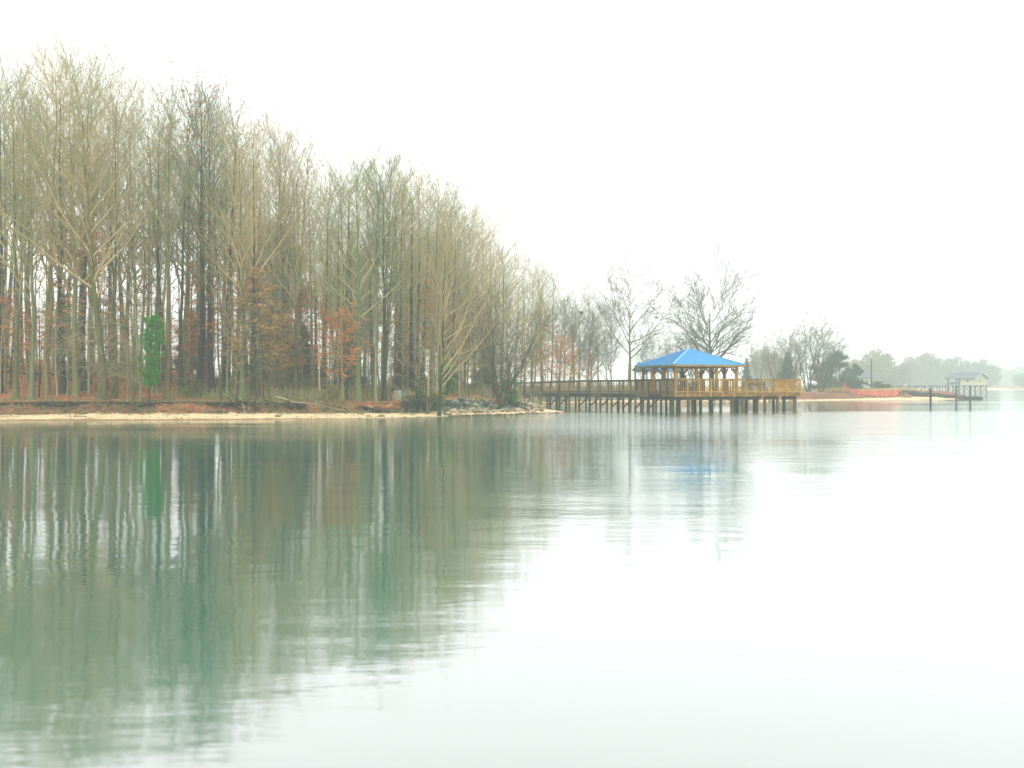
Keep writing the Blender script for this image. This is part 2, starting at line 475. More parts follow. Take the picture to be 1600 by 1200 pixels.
# ------------------------------------------------------------------ plant growing (all numpy)
def norm(a): return a / np.maximum(np.linalg.norm(a, axis=-1, keepdims=True), 1e-9)

def tube_arrays(P, Rr, sides):
    N, K = Rr.shape
    T = np.empty_like(P)
    T[:, 1:-1] = P[:, 2:] - P[:, :-2]; T[:, 0] = P[:, 1] - P[:, 0]; T[:, -1] = P[:, -1] - P[:, -2]
    T = norm(T)
    mean = norm(P[:, -1] - P[:, 0])
    ref = np.where(np.abs(mean[:, 2:3]) > 0.7, np.array([[1.0, 0.15, 0]]), np.array([[0.1, 0, 1.0]]))[:, None, :]
    u = norm(np.cross(T, np.broadcast_to(ref, T.shape))); v = np.cross(T, u)
    a = np.arange(sides) * 2 * np.pi / sides
    ring = P[:, :, None, :] + Rr[:, :, None, None] * (np.cos(a)[None, None, :, None] * u[:, :, None, :] + np.sin(a)[None, None, :, None] * v[:, :, None, :])
    idx = np.arange(N * K * sides).reshape(N, K, sides)
    nxt = np.roll(idx, -1, axis=2)
    q = np.stack([idx[:, :-1], nxt[:, :-1], nxt[:, 1:], idx[:, 1:]], -1).reshape(-1, 4)
    return ring.reshape(-1, 3), q

def join(parts):
    vs, qs, n = [], [], 0
    for v, q in parts:
        vs.append(v); qs.append(q + n); n += len(v)
    return np.concatenate(vs), np.concatenate(qs)

def at(P, t):
    """sample polylines P[N,K,3] at t[N,n] -> pos, tangent"""
    N, K, _ = P.shape
    f = np.clip(t * (K - 1), 0, K - 1.0001); i = f.astype(int); w_ = (f - i)[..., None]
    r = np.arange(N)[:, None]
    a = P[r, i]; b = P[r, i + 1]
    return a * (1 - w_) + b * w_, norm(b - a), i, w_[..., 0]

def grow(g, P, Rr, n, t0, t1, length, ang, K, up=0.0, noise=0.12, rf=0.55, rmin=0.004, rend=0.3, lfall=0.5, side=None, rcap=9.0):
    """children of every polyline; length scale falls towards the parent's tip"""
    N = len(P)
    t = t0 + (t1 - t0) * (np.arange(n)[None, :] + g.uniform(0, 1, (N, n))) / n
    pos, T, i, w_ = at(P, t)
    r = np.arange(N)[:, None]
    rp = Rr[r, i] * (1 - w_) + Rr[r, i + 1] * w_
    az = (np.arange(n)[None, :] * 2.4 + g.uniform(0, 6.28, (N, 1)) + g.normal(0, 0.5, (N, n)))
    ref = np.where(np.abs(T[..., 2:3]) > 0.75, np.array([1.0, 0, 0]), np.array([0, 0, 1.0]))
    u = norm(np.cross(T, ref)); v = np.cross(T, u)
    perp = np.cos(az)[..., None] * u + np.sin(az)[..., None] * v
    if side is not None: perp = norm(perp + np.array(side))
    an = ang * g.uniform(0.7, 1.3, (N, n))[..., None]
    D = norm(np.cos(an) * T + np.sin(an) * perp)
    plen = np.linalg.norm(P[:, -1] - P[:, 0], axis=-1)[:, None]
    L = length * plen * (1 - lfall * (t - t0) / max(t1 - t0, 1e-6)) * g.uniform(0.6, 1.25, (N, n))
    D = D.reshape(-1, 3); pos = pos.reshape(-1, 3); L = L.ravel(); r0 = np.clip(rp.ravel() * rf, rmin, rcap)
    Q_ = np.empty((len(D), K, 3)); Q_[:, 0] = pos
    d = D
    for k in range(1, K):
        d = norm(d + np.array([0, 0, up]) / (K - 1) + g.normal(0, noise, d.shape))
        Q_[:, k] = Q_[:, k - 1] + d * (L / (K - 1))[:, None]
    RR = r0[:, None] * np.linspace(1, rend, K)[None, :]
    return Q_, np.maximum(RR, 0.0028)

def trunk_line(g, H, r, K=14, lean=(0, 0), wig=0.012, taper=0.12, flare=1.5, start=(0, 0, -0.3)):
    z = np.linspace(0, 1, K)
    off = np.cumsum(g.normal(0, wig * H / K * 2.2, (K, 2)), 0); off -= off[0]
    P = np.stack([start[0] + off[:, 0] + lean[0] * H * z ** 1.2, start[1] + off[:, 1] + lean[1] * H * z ** 1.2, start[2] + z * (H - start[2])], -1)[None]
    Rr = r * (1 - (1 - taper) * z ** 0.9)
    Rr[0] *= flare
    return P, Rr[None]

def leaf_quads(g, pts, n, spread, size, flat=0.0, aspect=0.6):
    """n small leaves round each point"""
    c = np.repeat(pts, n, axis=0) + g.normal(0, 1, (len(pts) * n, 3)) * np.array(spread)
    a = norm(g.normal(0, 1, c.shape) * np.array([1, 1, 1 - flat])); b = norm(np.cross(a, g.normal(0, 1, c.shape)))
    s_ = (size * g.uniform(0.6, 1.4, (len(c), 1)))
    V_ = np.stack([c - a * s_, c + b * s_ * aspect, c + a * s_, c - b * s_ * aspect], 1).reshape(-1, 3)
    return V_, np.arange(len(c) * 4).reshape(-1, 4)

def blades(g, pts, dirs, n, L, wd, spreadness=0.5):
    """thin needles radiating from points"""
    c = np.repeat(pts, n, axis=0); d0 = np.repeat(dirs, n, axis=0)
    d = norm(d0 + g.normal(0, spreadness, c.shape)); s_ = norm(np.cross(d, g.normal(0, 1, c.shape))) * wd / 2
    l = L * g.uniform(0.6, 1.3, (len(c), 1))
    V_ = np.stack([c - s_, c + s_, c + d * l], 1).reshape(-1, 3)
    return V_, np.arange(len(c) * 3).reshape(-1, 3)

def make_tree(name, trunk, crown, bark, twig, leaves=None, leafmat=None, cat='tree', park=None):
    root = empty(name)
    tv, tq = join([tube_arrays(p, r, s_) for p, r, s_ in trunk])
    link('trunk', mesh_np('trunk', tv, [tq], bark, True), root)
    cv, cq = join([tube_arrays(p, r, s_) for p, r, s_ in crown])
    link('crown', mesh_np('crown', cv, [cq], twig, True), root)
    if leaves is not None:
        link('leaves', mesh_np('leaves', leaves[0], [leaves[1]], leafmat), root)
    root['category'] = cat
    TRUE_H[root] = float(max(tv[:, 2].max() * 0.98, np.percentile(cv[:, 2], 98.0)))
    return root
TRUE_H = {}

H0 = 20.0
def tall_tree(seed, clear=0.42, ang=0.55, lean=(0, 0), limb=0.24, nl=24, side=None, r=0.24, bark='bark', twig='twig', leafy=None, dens=1.0, up=0.16, lf=0.28, tw=0.72, nz=0.085, l2=0.42, th=0.76):
    g = np.random.default_rng(seed)
    P, Rr = trunk_line(g, H0 * th, r * 0.84, lean=lean, wig=0.018, taper=0.08)
    Rr[0] = Rr[0] * np.linspace(1, 0.75, Rr.shape[1])
    P1, R1 = grow(g, P, Rr, nl, clear, 0.99, limb * 1.45, ang * 1.2, 9, up=up, noise=nz, rf=0.55, rmin=0.022, rend=0.14, lfall=lf, side=side, rcap=0.11 * max(1, tw * 0.8))
    P2, R2 = grow(g, P1, R1, 6 if tw < 1 else 9, 0.18, 0.98, l2, 0.62, 6, up=0.22, noise=0.11, rf=0.55, rmin=0.010 * max(1, tw * 0.8), rend=0.35, lfall=0.45)
    P3, R3 = grow(g, P2, R2, int(5 * dens + 0.5), 0.12, 1.0, 0.42, 0.65, 4, up=0.25, noise=0.14, rf=0.6, rmin=0.0048 * tw, rend=0.5, lfall=0.4)
    P4, R4 = grow(g, P3, R3, 3 if tw < 1 else 4, 0.15, 1.0, 0.5, 0.6, 3, up=0.2, noise=0.16, rf=0.75, rmin=0.0034 * tw, rend=0.6, lfall=0.3)
    # a few dead laterals low on the stem
    Pd, Rd = grow(g, P, Rr, 9, 0.12, clear, 0.07, 1.25, 5, up=0.1, noise=0.16, rf=0.2, rmin=0.012, rend=0.3, rcap=0.03)
    Pe, Re = grow(g, Pd, Rd, 6, 0.2, 1.0, 0.4, 0.8, 3, up=0.1, noise=0.15, rf=0.5, rmin=0.006)
    lv = None
    if leafy: 
        k = g.permutation(len(P3))[:leafy]
        lv = leaf_quads(g, P3[k][:, -1], 7, (0.16, 0.16, 0.08), 0.06)
    return make_tree('bare_tree', [(P, Rr, 9)], [(P1, R1, 5), (P2, R2, 4), (P3, R3, 3), (P4, R4, 3), (Pd, Rd, 3), (Pe, Re, 3)], M[bark], M[twig], lv, M['leaf_rust'])

def sapling(seed, H=8.0, r=0.055, n=30, ang=0.9, up=0.15, limb=0.22, clear=0.15, bark='bark_pale', twig='twig_pale', leaf=None, leafn=0, name='sapling', lean=(0.02, 0), wig=0.02):
    g = np.random.default_rng(seed)
    P, Rr = trunk_line(g, H, r, K=12, lean=lean, wig=wig, taper=0.15, start=(0, 0, -0.15))
    P1, R1 = grow(g, P, Rr, n, clear, 1.0, limb, ang, 7, up=up, noise=0.12, rf=0.5, rmin=0.008, rend=0.3, lfall=0.6)
    P2, R2 = grow(g, P1, R1, 7, 0.15, 1.0, 0.42, 0.75, 4, up=up * 0.6, noise=0.15, rf=0.6, rmin=0.0055, rend=0.5)
    P3, R3 = grow(g, P2, R2, 5, 0.15, 1.0, 0.5, 0.7, 3, up=up * 0.5, noise=0.15, rf=0.7, rmin=0.004)
    lv = None
    if leaf:
        k = g.permutation(len(P2))[:leafn]
        lv = leaf_quads(g, P2[k][:, -1], 11, (0.16, 0.16, 0.06), 0.062, flat=0.3)
    return make_tree(name, [(P, Rr, 7)], [(P1, R1, 4), (P2, R2, 3), (P3, R3, 3)], M[bark], M[twig], lv, M.get(leaf) if leaf else None)

def stems_tree(name, seed, H, n, r, spread, limb=0.3, tw=1.0, bark='bark', twig='twig', nl=16, clear=0.25, up=0.5, curve=0.35, leaf=None, leafn=0, dens=7, ang=0.6, drop=0.25):
    """several stems from one base, fanning out"""
    g = np.random.default_rng(seed)
    K = 10
    Ps = np.empty((n, K, 3)); Rs = np.empty((n, K))
    for i in range(n):
        a = i * 6.283 / n + g.uniform(-0.4, 0.4)
        sp = spread * g.uniform(0.2, 1.0); h = H * g.uniform(0.78, 1.0) * (1 - drop * (sp / max(spread, .01)) ** 2)
        z = np.linspace(0, 1, K)
        o = sp * (z ** (1 - curve))
        w1 = np.cumsum(g.normal(0, 0.012 * H, (K, 2)), 0); w1 -= w1[0]
        Ps[i] = np.stack([0.6 * r * math.cos(a) * 2 + np.cos(a) * o + w1[:, 0], 0.6 * r * math.sin(a) * 2 + np.sin(a) * o + w1[:, 1], -0.2 + z * (h + 0.2)], -1)
        Rs[i] = r * g.uniform(0.6, 1.0) * (1 - 0.85 * z)
        Rs[i][0] *= 1.25
    P1, R1 = grow(g, Ps, Rs, nl, clear, 1.0, limb, ang, 7, up=up, noise=0.10 + 0.03 * tw, rf=0.5, rmin=0.014 * tw, rend=0.25, lfall=0.15)
    P2, R2 = grow(g, P1, R1, dens, 0.15, 1.0, 0.42, 0.7, 5, up=up * 0.6, noise=0.16, rf=0.55, rmin=0.008 * tw, rend=0.4)
    P3, R3 = grow(g, P2, R2, dens, 0.15, 1.0, 0.45, 0.7, 3, up=up * 0.4, noise=0.17, rf=0.65, rmin=0.0055 * tw)
    P4, R4 = grow(g, P3, R3, 3, 0.2, 1.0, 0.55, 0.7, 3, up=up * 0.3, noise=0.17, rf=0.8, rmin=0.0045 * tw)
    lv = None
    if leaf:
        k = g.permutation(len(P3))[:leafn]
        lv = leaf_quads(g, P3[k][:, -1], 8, (0.2, 0.2, 0.08), 0.07, flat=0.3)
    return make_tree(name, [(Ps, Rs, 8)], [(P1, R1, 5), (P2, R2, 4), (P3, R3, 3), (P4, R4, 3)], M[bark], M[twig], lv, M.get(leaf) if leaf else None)

USED = set()
def put(root, x, Y, label, group=None, H=None, base=H0, wide=1.0, rz=None, first=False, dz=0.0, at_x=None):
    """place a tree whose foot stands at photo column x, depth Y"""
    o = root if root not in USED else copy_tree(root)
    USED.add(root)
    X = gx(x, Y)
    o.location = (X, Y, gz(X, Y) + dz)
    s_ = (H / TRUE_H.get(root, base)) if H else 1.0
    o.scale = (s_ * wide, s_ * wide, s_)
    o.rotation_euler = (random.gauss(0, 0.022) if rz is None else 0, random.gauss(0, 0.028) if rz is None else 0, random.uniform(0, 6.28) if rz is None else rz)
    if 'group' in o.keys(): del o['group']
    tag(o, label, group=group)
    return o

# ------------------------------------------------------------------ the wood
TOP = [(-60, 60), (0, 60), (50, 64), (100, 58), (150, 62), (190, 98), (215, 140), (240, 112), (290, 108), (330, 106), (370, 138), (400, 162), (440, 176),
       (460, 190), (495, 203), (515, 250), (540, 225), (577, 203), (610, 235), (640, 242), (672, 238), (700, 285), (730, 277), (765, 312), (785, 352),
       (810, 377), (850, 392), (880, 430), (920, 455), (960, 470)]
def top_at(x): return float(np.interp(x, [a for a, b in TOP], [b for a, b in TOP]))
def shore_Y(x): return float(np.interp(x, [a for a, b in SHORE[:13]], [b for a, b in SHORE[:13]]))
def tree_H(x, Y, top):
    return EYE + (HOR - top) / F * Y - gz(gx(x, Y), Y)

protos = [tall_tree(101, 0.40), tall_tree(102, 0.50, ang=0.45, limb=0.20, r=0.21), tall_tree(103, 0.34, ang=0.62, limb=0.27, nl=26, r=0.27),
          tall_tree(104, 0.46, ang=0.5, lean=(0.03, 0.01), bark='bark_dark'), tall_tree(105, 0.30, ang=0.6, limb=0.22, nl=28, r=0.19, bark='bark_moss'),
          tall_tree(106, 0.55, ang=0.5, r=0.22, leafy=160), tall_tree(107, 0.44, ang=0.5, limb=0.22, bark='bark_dark', twig='twig_dark', r=0.28)]
slim = [tall_tree(111, 0.30, ang=0.55, limb=0.13, nl=22, r=0.10, dens=0.75, bark='bark'), tall_tree(112, 0.4, ang=0.5, limb=0.12, nl=20, r=0.085, dens=0.75, bark='bark_pale', twig='twig_pale'),
        tall_tree(113, 0.35, ang=0.6, limb=0.14, nl=22, r=0.11, dens=0.75, bark='bark_dark')]
edge = [tall_tree(121, 0.16, ang=0.75, limb=0.36, nl=30, side=(0.75, -0.1, 0), lean=(0.04, 0), r=0.20, up=0.45), tall_tree(122, 0.22, ang=0.7, limb=0.34, nl=28, side=(0.6, -0.2, 0), lean=(0.10, 0), r=0.21, bark='bark_dark', up=0.40)]
KINDADJ = {}
for p_, a_ in zip(protos, ['Tall olive-barked', 'Tall narrow-crowned', 'Stout wide-crowned', 'Tall dark-barked', 'Mossy green-barked', 'Rust-leaved tall', 'Stout dark-barked']): KINDADJ[p_.name] = a_
for p_, a_ in zip(slim, ['Thin olive-barked', 'Thin pale-barked', 'Thin dark-barked']): KINDADJ[p_.name] = a_
for p_, a_ in zip(edge, ['Wide-limbed', 'Dark wide-limbed']): KINDADJ[p_.name] = a_

ZONES = [(-80, 55, 'at the far left end of the wood'), (55, 115, 'on the leafy slope left of the pale-gapped trunks'), (115, 200, 'just left of the drooping pale tree'),
         (200, 265, 'around the bright green young pine'), (265, 345, 'right of the bright green young pine'), (345, 430, 'above the tan-leaved saplings'),
         (430, 500, 'behind the big dark root hollow'), (500, 575, 'around the rust-leaved sapling'), (575, 645, 'behind the pale blue bin'),
         (645, 690, 'behind the broken pale snag'), (690, 745, 'behind the riprap'), (745, 800, 'behind the vase-shaped bank tree'), (800, 865, 'behind the boardwalk start'), (865, 1000, 'behind mid boardwalk')]
ORD = ['first', 'second', 'third', 'fourth', 'fifth', 'sixth', 'seventh', 'eighth', 'ninth', 'tenth', 'eleventh', 'twelfth', 'thirteenth', 'fourteenth', 'fifteenth',
       'sixteenth', 'seventeenth', 'eighteenth', 'nineteenth', 'twentieth']
plan = []   # (kind list, proto index, x, Y, topfraction)
def jit(a): return random.uniform(-a, a)
# row of big trees whose feet show at the bank
front_x = [2, 24, 50, 77, 97, 118, 133, 158, 182, 214, 246, 265, 283, 311, 330, 352, 366, 379, 396, 421, 440, 462, 486, 508, 522, 540, 560, 590, 604, 626, 640, 655, 673]
for x in front_x:
    d = random.uniform(5.5, 13)
    plan.append(('P', x + jit(4), shore_Y(x) + d, top_at(x) + random.uniform(-6, 26), 'front row'))
for i in range(40):
    x = -50 + i * 19.6 + jit(8)
    if 52 < x < 66 or 148 < x < 158: continue
    d = random.uniform(13, 26)
    plan.append(('P', x, shore_Y(x) + d, top_at(x) + random.uniform(0, 45), 'middle rows'))
for i in range(44):
    x = -40 + i * 19.5 + jit(9)
    if x < 250 and random.random() < 0.35: continue
    d = random.uniform(27, 60)
    plan.append(('P', x, shore_Y(x) + d, top_at(x) + random.uniform(25, 110), 'back rows'))
for i in range(60):
    x = -40 + i * 14.3 + jit(7)
    d = random.uniform(5.5, 30)
    plan.append(('S', x, shore_Y(x) + d, top_at(x) + random.uniform(60, 230), 'thin ones'))
for i in range(30):
    x = 676 + i * 9.3 + jit(5)
    Y = random.uniform(88, 125) if x < 830 else random.uniform(114, 138)
    plan.append(('E' if i % 2 else 'P', x, Y, top_at(x) + random.uniform(-4, 45), 'back rows'))
for i in range(16):
    x = 690 + i * 15 + jit(6)
    plan.append(('S', x, random.uniform(86, 110) if x < 830 else random.uniform(113, 132), top_at(x) + random.uniform(40, 110), 'thin ones'))
plan.sort(key=lambda p: p[1])
count = {}; grown = []
for kind, x, Y, top, row in plan:
    if x > 800 and Y < 100: Y = random.uniform(118, 135)
    if kind == 'P':
        wts = [3, 3, 2, 3, 2, 0.6 if x < 450 else 0, 2]
        p_ = random.choices(protos, wts)[0]
    elif kind == 'E': p_ = random.choice(edge)
    else: p_ = random.choice(slim)
    top = min(top, 560)
    H = max(tree_H(x, Y, top), 5)
    zn = next((z for z in ZONES if z[0] <= x < z[1]), ZONES[-1])[2]
    base_n = p_.name
    key = (row, zn, KINDADJ[base_n]); count[key] = count.get(key, 0) + 1
    # deep trees are slimmer
    grown.append((put(p_, x, Y, '', H=H, wide=random.uniform(0.85, 1.12) * (0.88 if H > 18 else 1.0), group='bare trees of the lakeside wood'), row, zn, KINDADJ[base_n], count[key]))
for o, row, zn, adj, n_ in grown:
    if True:
        tot = count[(row, zn, adj)]
        rr = {'front row': 'in the front row', 'middle rows': 'in the middle rows', 'back rows': 'deep in the wood', 'thin ones': 'among taller trunks'}[row]
        lead = adj + ' bare tree ' + rr + ' ' + zn
        if tot > 1: lead = adj + ' tree, ' + ORD[n_ - 1] + ' from left, ' + rr + ' ' + zn
        o['label'] = ' '.join(lead.split()[:16])

# saplings and leaning edge trees
sap = [sapling(201), sapling(202, bark='bark_moss', twig='twig', n=34), sapling(203, ang=1.1, up=-0.1, limb=0.26), sapling(204, bark='bark_dark', twig='twig_dark', H=8, r=0.05)]
rust = [sapling(211, leaf='leaf_rust', leafn=190, bark='bark', twig='twig', n=26, ang=1.2, up=0.0, limb=0.26, clear=0.3, name='leafy_sapling'),
        sapling(212, leaf='leaf_tan', leafn=240, bark='bark', twig='twig', n=28, ang=1.0, clear=0.25, name='leafy_sapling')]
SAPN = ['Pale', 'Mossy', 'Wide-twigged', 'Dark']
sx = sorted([-20 + i * 11.6 + jit(6) for i in range(70)])
cnt = {}; made = []
for x in sx:
    k = random.randrange(4)
    Y = shore_Y(x) + random.uniform(4.9, 22)
    zn = next((z for z in ZONES if z[0] <= x < z[1]), ZONES[-1])[2]
    cnt[(k, zn)] = cnt.get((k, zn), 0) + 1
    o = put(sap[k], x, Y, '', H=random.uniform(4.0, 9.5), base=8, wide=random.uniform(0.8, 1.15), group='bare saplings of the lakeside wood')
    made.append((o, k, zn, cnt[(k, zn)]))
for o, k, zn, n_ in made:
    o['label'] = (SAPN[k] + ' leafless sapling ' + zn) if cnt[(k, zn)] == 1 else (SAPN[k] + ' leafless sapling, ' + ORD[n_ - 1] + ' from left, ' + zn)

for x, Y, H, k, lab in [(8, 66, 6.5, 0, 'Rust-leaved sapling at the far left edge of the wood'), (33, 72, 5, 0, 'Small rust-leaved sapling near the wood\'s left end'),
                        (172, 69, 6.2, 1, 'Tan-leaved sapling just left of the drooping pale tree'), (132, 68, 11, 0, 'Tall rust-leaved sapling high above the drooping pale tree'),
                        (392, 66, 8.5, 1, 'Tan-leaved sapling above the dark root hollow'), (408, 67, 7.5, 1, 'Tan-leaved sapling right beside its taller tan twin'),
                        (425, 69, 6.5, 1, 'Low tan-leaved sapling furthest along the tan group'), (330, 72, 9.5, 0, 'Rust-leaved sapling right of the green young pine'),
                        (515, 67, 5.8, 0, 'Bright rust-leaved sapling beside the pale speckled trunk'), (543, 68, 6.3, 0, 'Rust-leaved sapling with widest orange crown in mid wood'),
                        (655, 80, 9.0, 1, 'Tan-leaved sapling behind the broken snag'), (672, 84, 10, 0, 'Tall rust-leaved sapling behind the tan leaning trunk'),
                        (63, 70, 5.5, 0, 'Rust-leaved sapling on the middle of the leafy slope'), (230, 74, 7.0, 0, 'Rust-leaved sapling behind the bright green pine'),
                        (290, 70, 5.0, 0, 'Low rust-leaved sapling right of the pine'), (365, 75, 11, 0, 'Highest rust-leaved sapling left of the tan group'),
                        (450, 72, 6.0, 1, 'Tan-leaved sapling above the right end of the root hollow'), (490, 76, 8.0, 0, 'Rust-leaved sapling left of the brightest orange one'),
                        (615, 84, 8.0, 0, 'Rust-leaved sapling behind the pale blue bin'), (740, 96, 8.5, 0, 'Rust-leaved sapling beyond the riprap grass'),
                        (705, 86, 7.5, 0, 'Rust-leaved sapling by the round green cedar'), (768, 92, 7.5, 1, 'Tan-leaved sapling left of the boardwalk end')]:
    put(rust[k], x, Y, lab, H=H, base=8, wide=random.uniform(1.1, 1.4))
# specimen trees at the shore
put(edge[1], 598, 71, 'Tall dark trunk leaning right behind the pale blue bin', H=tree_H(640, 71, 262), wide=0.75, rz=0.15)
put(edge[0], 686, 66.5, 'Tall tan tree on the bank with long limbs over the lake', H=tree_H(700, 66.5, 283), wide=0.85, rz=-0.1)
put(edge[0], 725, 84, 'Sweeping bare tree leaning right behind the round cedar', H=tree_H(740, 84, 290), wide=0.75, rz=0.2)
put(edge[1], 768, 92, 'Dark bare tree behind the vase-shaped bank tree', H=tree_H(790, 92, 345), wide=0.75, rz=-0.1)
put(edge[0], 812, 108, 'Bare tree leaning right above the boardwalk\'s shore end', H=tree_H(840, 108, 385), wide=0.8, rz=0.1)
put(edge[1], 835, 118, 'Second leaning bare tree above the boardwalk\'s shore end', H=tree_H(855, 118, 400), wide=0.8, rz=0.0)

thin_white = sapling(221, H=11, r=0.07, n=26, limb=0.10, clear=0.4, bark='bark_pale', twig='twig_pale', name='bare_tree')
for x, Y, H, lab in [(528, 66, 6.2, 'Pale speckled slender trunk rising through rust leaves'), (536, 69, 12, 'Thin white trunk just behind the speckled one'),
                     (355, 66, 9, 'Pale slim trunk bending left of the tan saplings'), (380, 67.5, 10, 'Pale yellow trunk beside the tan-leaved saplings'),
                     (261, 66, 8, 'Thin pale stem right of the bright green pine'), (118, 66, 9, 'Pale green-streaked stem on the leafy slope'),
                     (588, 68, 9, 'Pale mossy trunk left of the pale blue bin')]:
    put(thin_white, x, Y, lab, H=H, base=11, wide=1.1)

# drooping pale tree
g = np.random.default_rng(31)
P, Rr = trunk_line(g, 3.6, 0.06, K=9, taper=0.3)
P1, R1 = grow(g, P, Rr, 34, 0.35, 1.0, 0.55, 1.1, 9, up=-1.5, noise=0.10, rf=0.4, rmin=0.009, rend=0.35, lfall=0.3)
P2, R2 = grow(g, P1, R1, 9, 0.1, 1.0, 0.42, 0.7, 5, up=-0.9, noise=0.12, rf=0.6, rmin=0.006)
P3, R3 = grow(g, P2, R2, 5, 0.1, 1.0, 0.5, 0.6, 3, up=-0.4, noise=0.12, rf=0.7, rmin=0.0045)
dr = make_tree('drooping_tree', [(P, Rr, 7)], [(P1, R1, 4), (P2, R2, 3), (P3, R3, 3)], M['bark_pale'], M['twig_pale'])
put(dr, 199, 63.2, 'Small pale tree with drooping twigs, over the bank beside the green pine', H=3.6, base=3.6, rz=0.3)
d2 = put(dr, 138, 66.5, 'Larger drooping pale tree with dark stem on leafy slope', H=5.6, base=3.6, rz=2.0)

# bright green young pine
g = np.random.default_rng(41)
P, Rr = trunk_line(g, 5.3, 0.05, K=10, lean=(0.03, 0), taper=0.3)
P1, R1 = grow(g, P, Rr, 60, 0.22, 1.0, 0.155, 1.1, 6, up=0.5, noise=0.14, rf=0.4, rmin=0.008, rend=0.5, lfall=0.1, side=(0.55, 0, 0))
P2, R2 = grow(g, P1, R1, 6, 0.2, 1.0, 0.45, 0.7, 4, up=0.5, noise=0.14, rf=0.6, rmin=0.006)
ends = np.concatenate([P1[:, -1], P1[:, -3], P2[:, -1], P2[:, -2], P2[:, 1]]); dirs = np.concatenate([norm(P1[:, -1] - P1[:, -2]), norm(P1[:, -1] - P1[:, -3]), norm(P2[:, -1] - P2[:, -2]), norm(P2[:, -1] - P2[:, -2]), norm(P2[:, -1] - P2[:, -2])])
bl = blades(g, ends, dirs, 17, 0.21, 0.019, 0.75)
yp = empty('young_pine')
tv, tq = join([tube_arrays(P, Rr, 7)]); link('trunk', mesh_np('trunk', tv, [tq], M['bark_dark'], True), yp)
tv, tq = join([tube_arrays(P1, R1, 4), tube_arrays(P2, R2, 3)]); link('branches', mesh_np('branches', tv, [tq], M['bark'], True), yp)
link('needles', mesh_np('needles', bl[0], [bl[1]], M['pine']), yp)
yp['category'] = 'pine tree'
put(yp, 233, 62.8, 'Bright green young pine standing alone on the bank', H=5.0, base=5.3, rz=0.0)

# evergreens and bushes
def evergreen(name, seed, H, W, shape, n, leaf, mat, trunk_r=0.12, low=0.08, clump=10):
    """shape: 'cone' | 'round' | 'dome'"""
    g = np.random.default_rng(seed)
    P, Rr = trunk_line(g, H * (0.95 if shape == 'cone' else 0.8), trunk_r, K=9)
    z = g.uniform(low, 1, n * 3)
    if shape == 'cone': rad = (1 - z) ** 0.8 * (0.8 + 0.2 * np.sin(z * 34))
    elif shape == 'round': rad = np.sqrt(np.clip(1 - ((z - 0.45) / 0.56) ** 2, 0, 1))
    else: rad = np.where(z > 0.5, np.sqrt(np.clip(1 - ((z - 0.5) / 0.5) ** 2, 0, 1)), 0.55 + 0.9 * (z - 0.5) + 0.2)
    keep = g.uniform(0, 1, n * 3) < (rad + 0.05); z = z[keep][:n]; rad = rad[keep][:n]
    az = g.uniform(0, 6.283, len(z)); lob = 1 + 0.22 * np.sin(az * 3 + z * 9) + 0.15 * np.sin(az * 7 - z * 17)
    rr = W / 2 * rad * lob * np.sqrt(g.uniform(0.25, 1.0, len(z)))
    c = np.stack([rr * np.cos(az), rr * np.sin(az), z * H], -1)
    if shape != 'cone':                                    # boughs: foliage gathers round a few dozen centres
        nb = 34; cen = c[g.permutation(len(c))[:nb]]; own = g.integers(0, nb, len(c))
        off = norm(g.normal(0, 1, (len(c), 3))) * g.uniform(0, 1, (len(c), 1)) ** 0.45 * g.uniform(0.6, 1.3, (nb, 1))[own]
        c = cen[own] * np.array([0.86, 0.86, 0.93]) + off * np.array([W * 0.17, W * 0.17, H * 0.085])
        c[:, 2] = np.maximum(c[:, 2], 0.01 * H)
    b0 = np.stack([c[:, 0] * 0.1, c[:, 1] * 0.1, np.maximum(c[:, 2] - 0.10 * H, 0.02 * H)], -1)
    sel = g.permutation(len(c))[:min(len(c), 140)]
    BP = np.stack([b0[sel], (b0[sel] + c[sel]) / 2 + np.array([0, 0, 0.01 * H]), c[sel]], 1); BR = np.tile(np.array([[0.035, 0.022, 0.01]]) * H / 6, (len(sel), 1))
    lv = leaf_quads(g, c, clump, (leaf * 2.3, leaf * 2.3, leaf * 1.5), leaf, aspect=0.45)
    root = empty(name)
    tv, tq = join([tube_arrays(P, Rr, 7)]); link('trunk', mesh_np('trunk', tv, [tq], M['bark_dark'], True), root)
    tv, tq = tube_arrays(BP, BR, 3); link('branches', mesh_np('branches', tv, [tq], M['bark_dark'], True), root)
    link('foliage', mesh_np('foliage', lv[0], [lv[1]], mat), root)
    root['category'] = 'bush' if 'bush' in name else 'tree'
    return root
bushp = evergreen('round_bush', 51, 1.6, 1.6, 'round', 900, 0.035, M['bush'], 0.03, 0.03)
cedar = evergreen('cedar_tree', 52, 5.0, 2.6, 'cone', 2200, 0.05, M['ever'], 0.09)
cedar_b = evergreen('cedar_tree', 53, 4.0, 3.0, 'round', 2400, 0.05, M['pine'], 0.08, 0.02)
pinebig = evergreen('pine_tree', 54, 20, 8.0, 'dome', 4200, 0.16, M['pine_hazed'], 0.3, 0.30)
fir = evergreen('fir_tree', 55, 8.0, 4.6, 'cone', 2600, 0.08, M['ever'], 0.12, 0.03)
bigbush = evergreen('evergreen_thicket_tree', 56, 8, 9, 'round', 4500, 0.10, M['ever'], 0.2, 0.0)
bigbush.name = 'broad_evergreen'
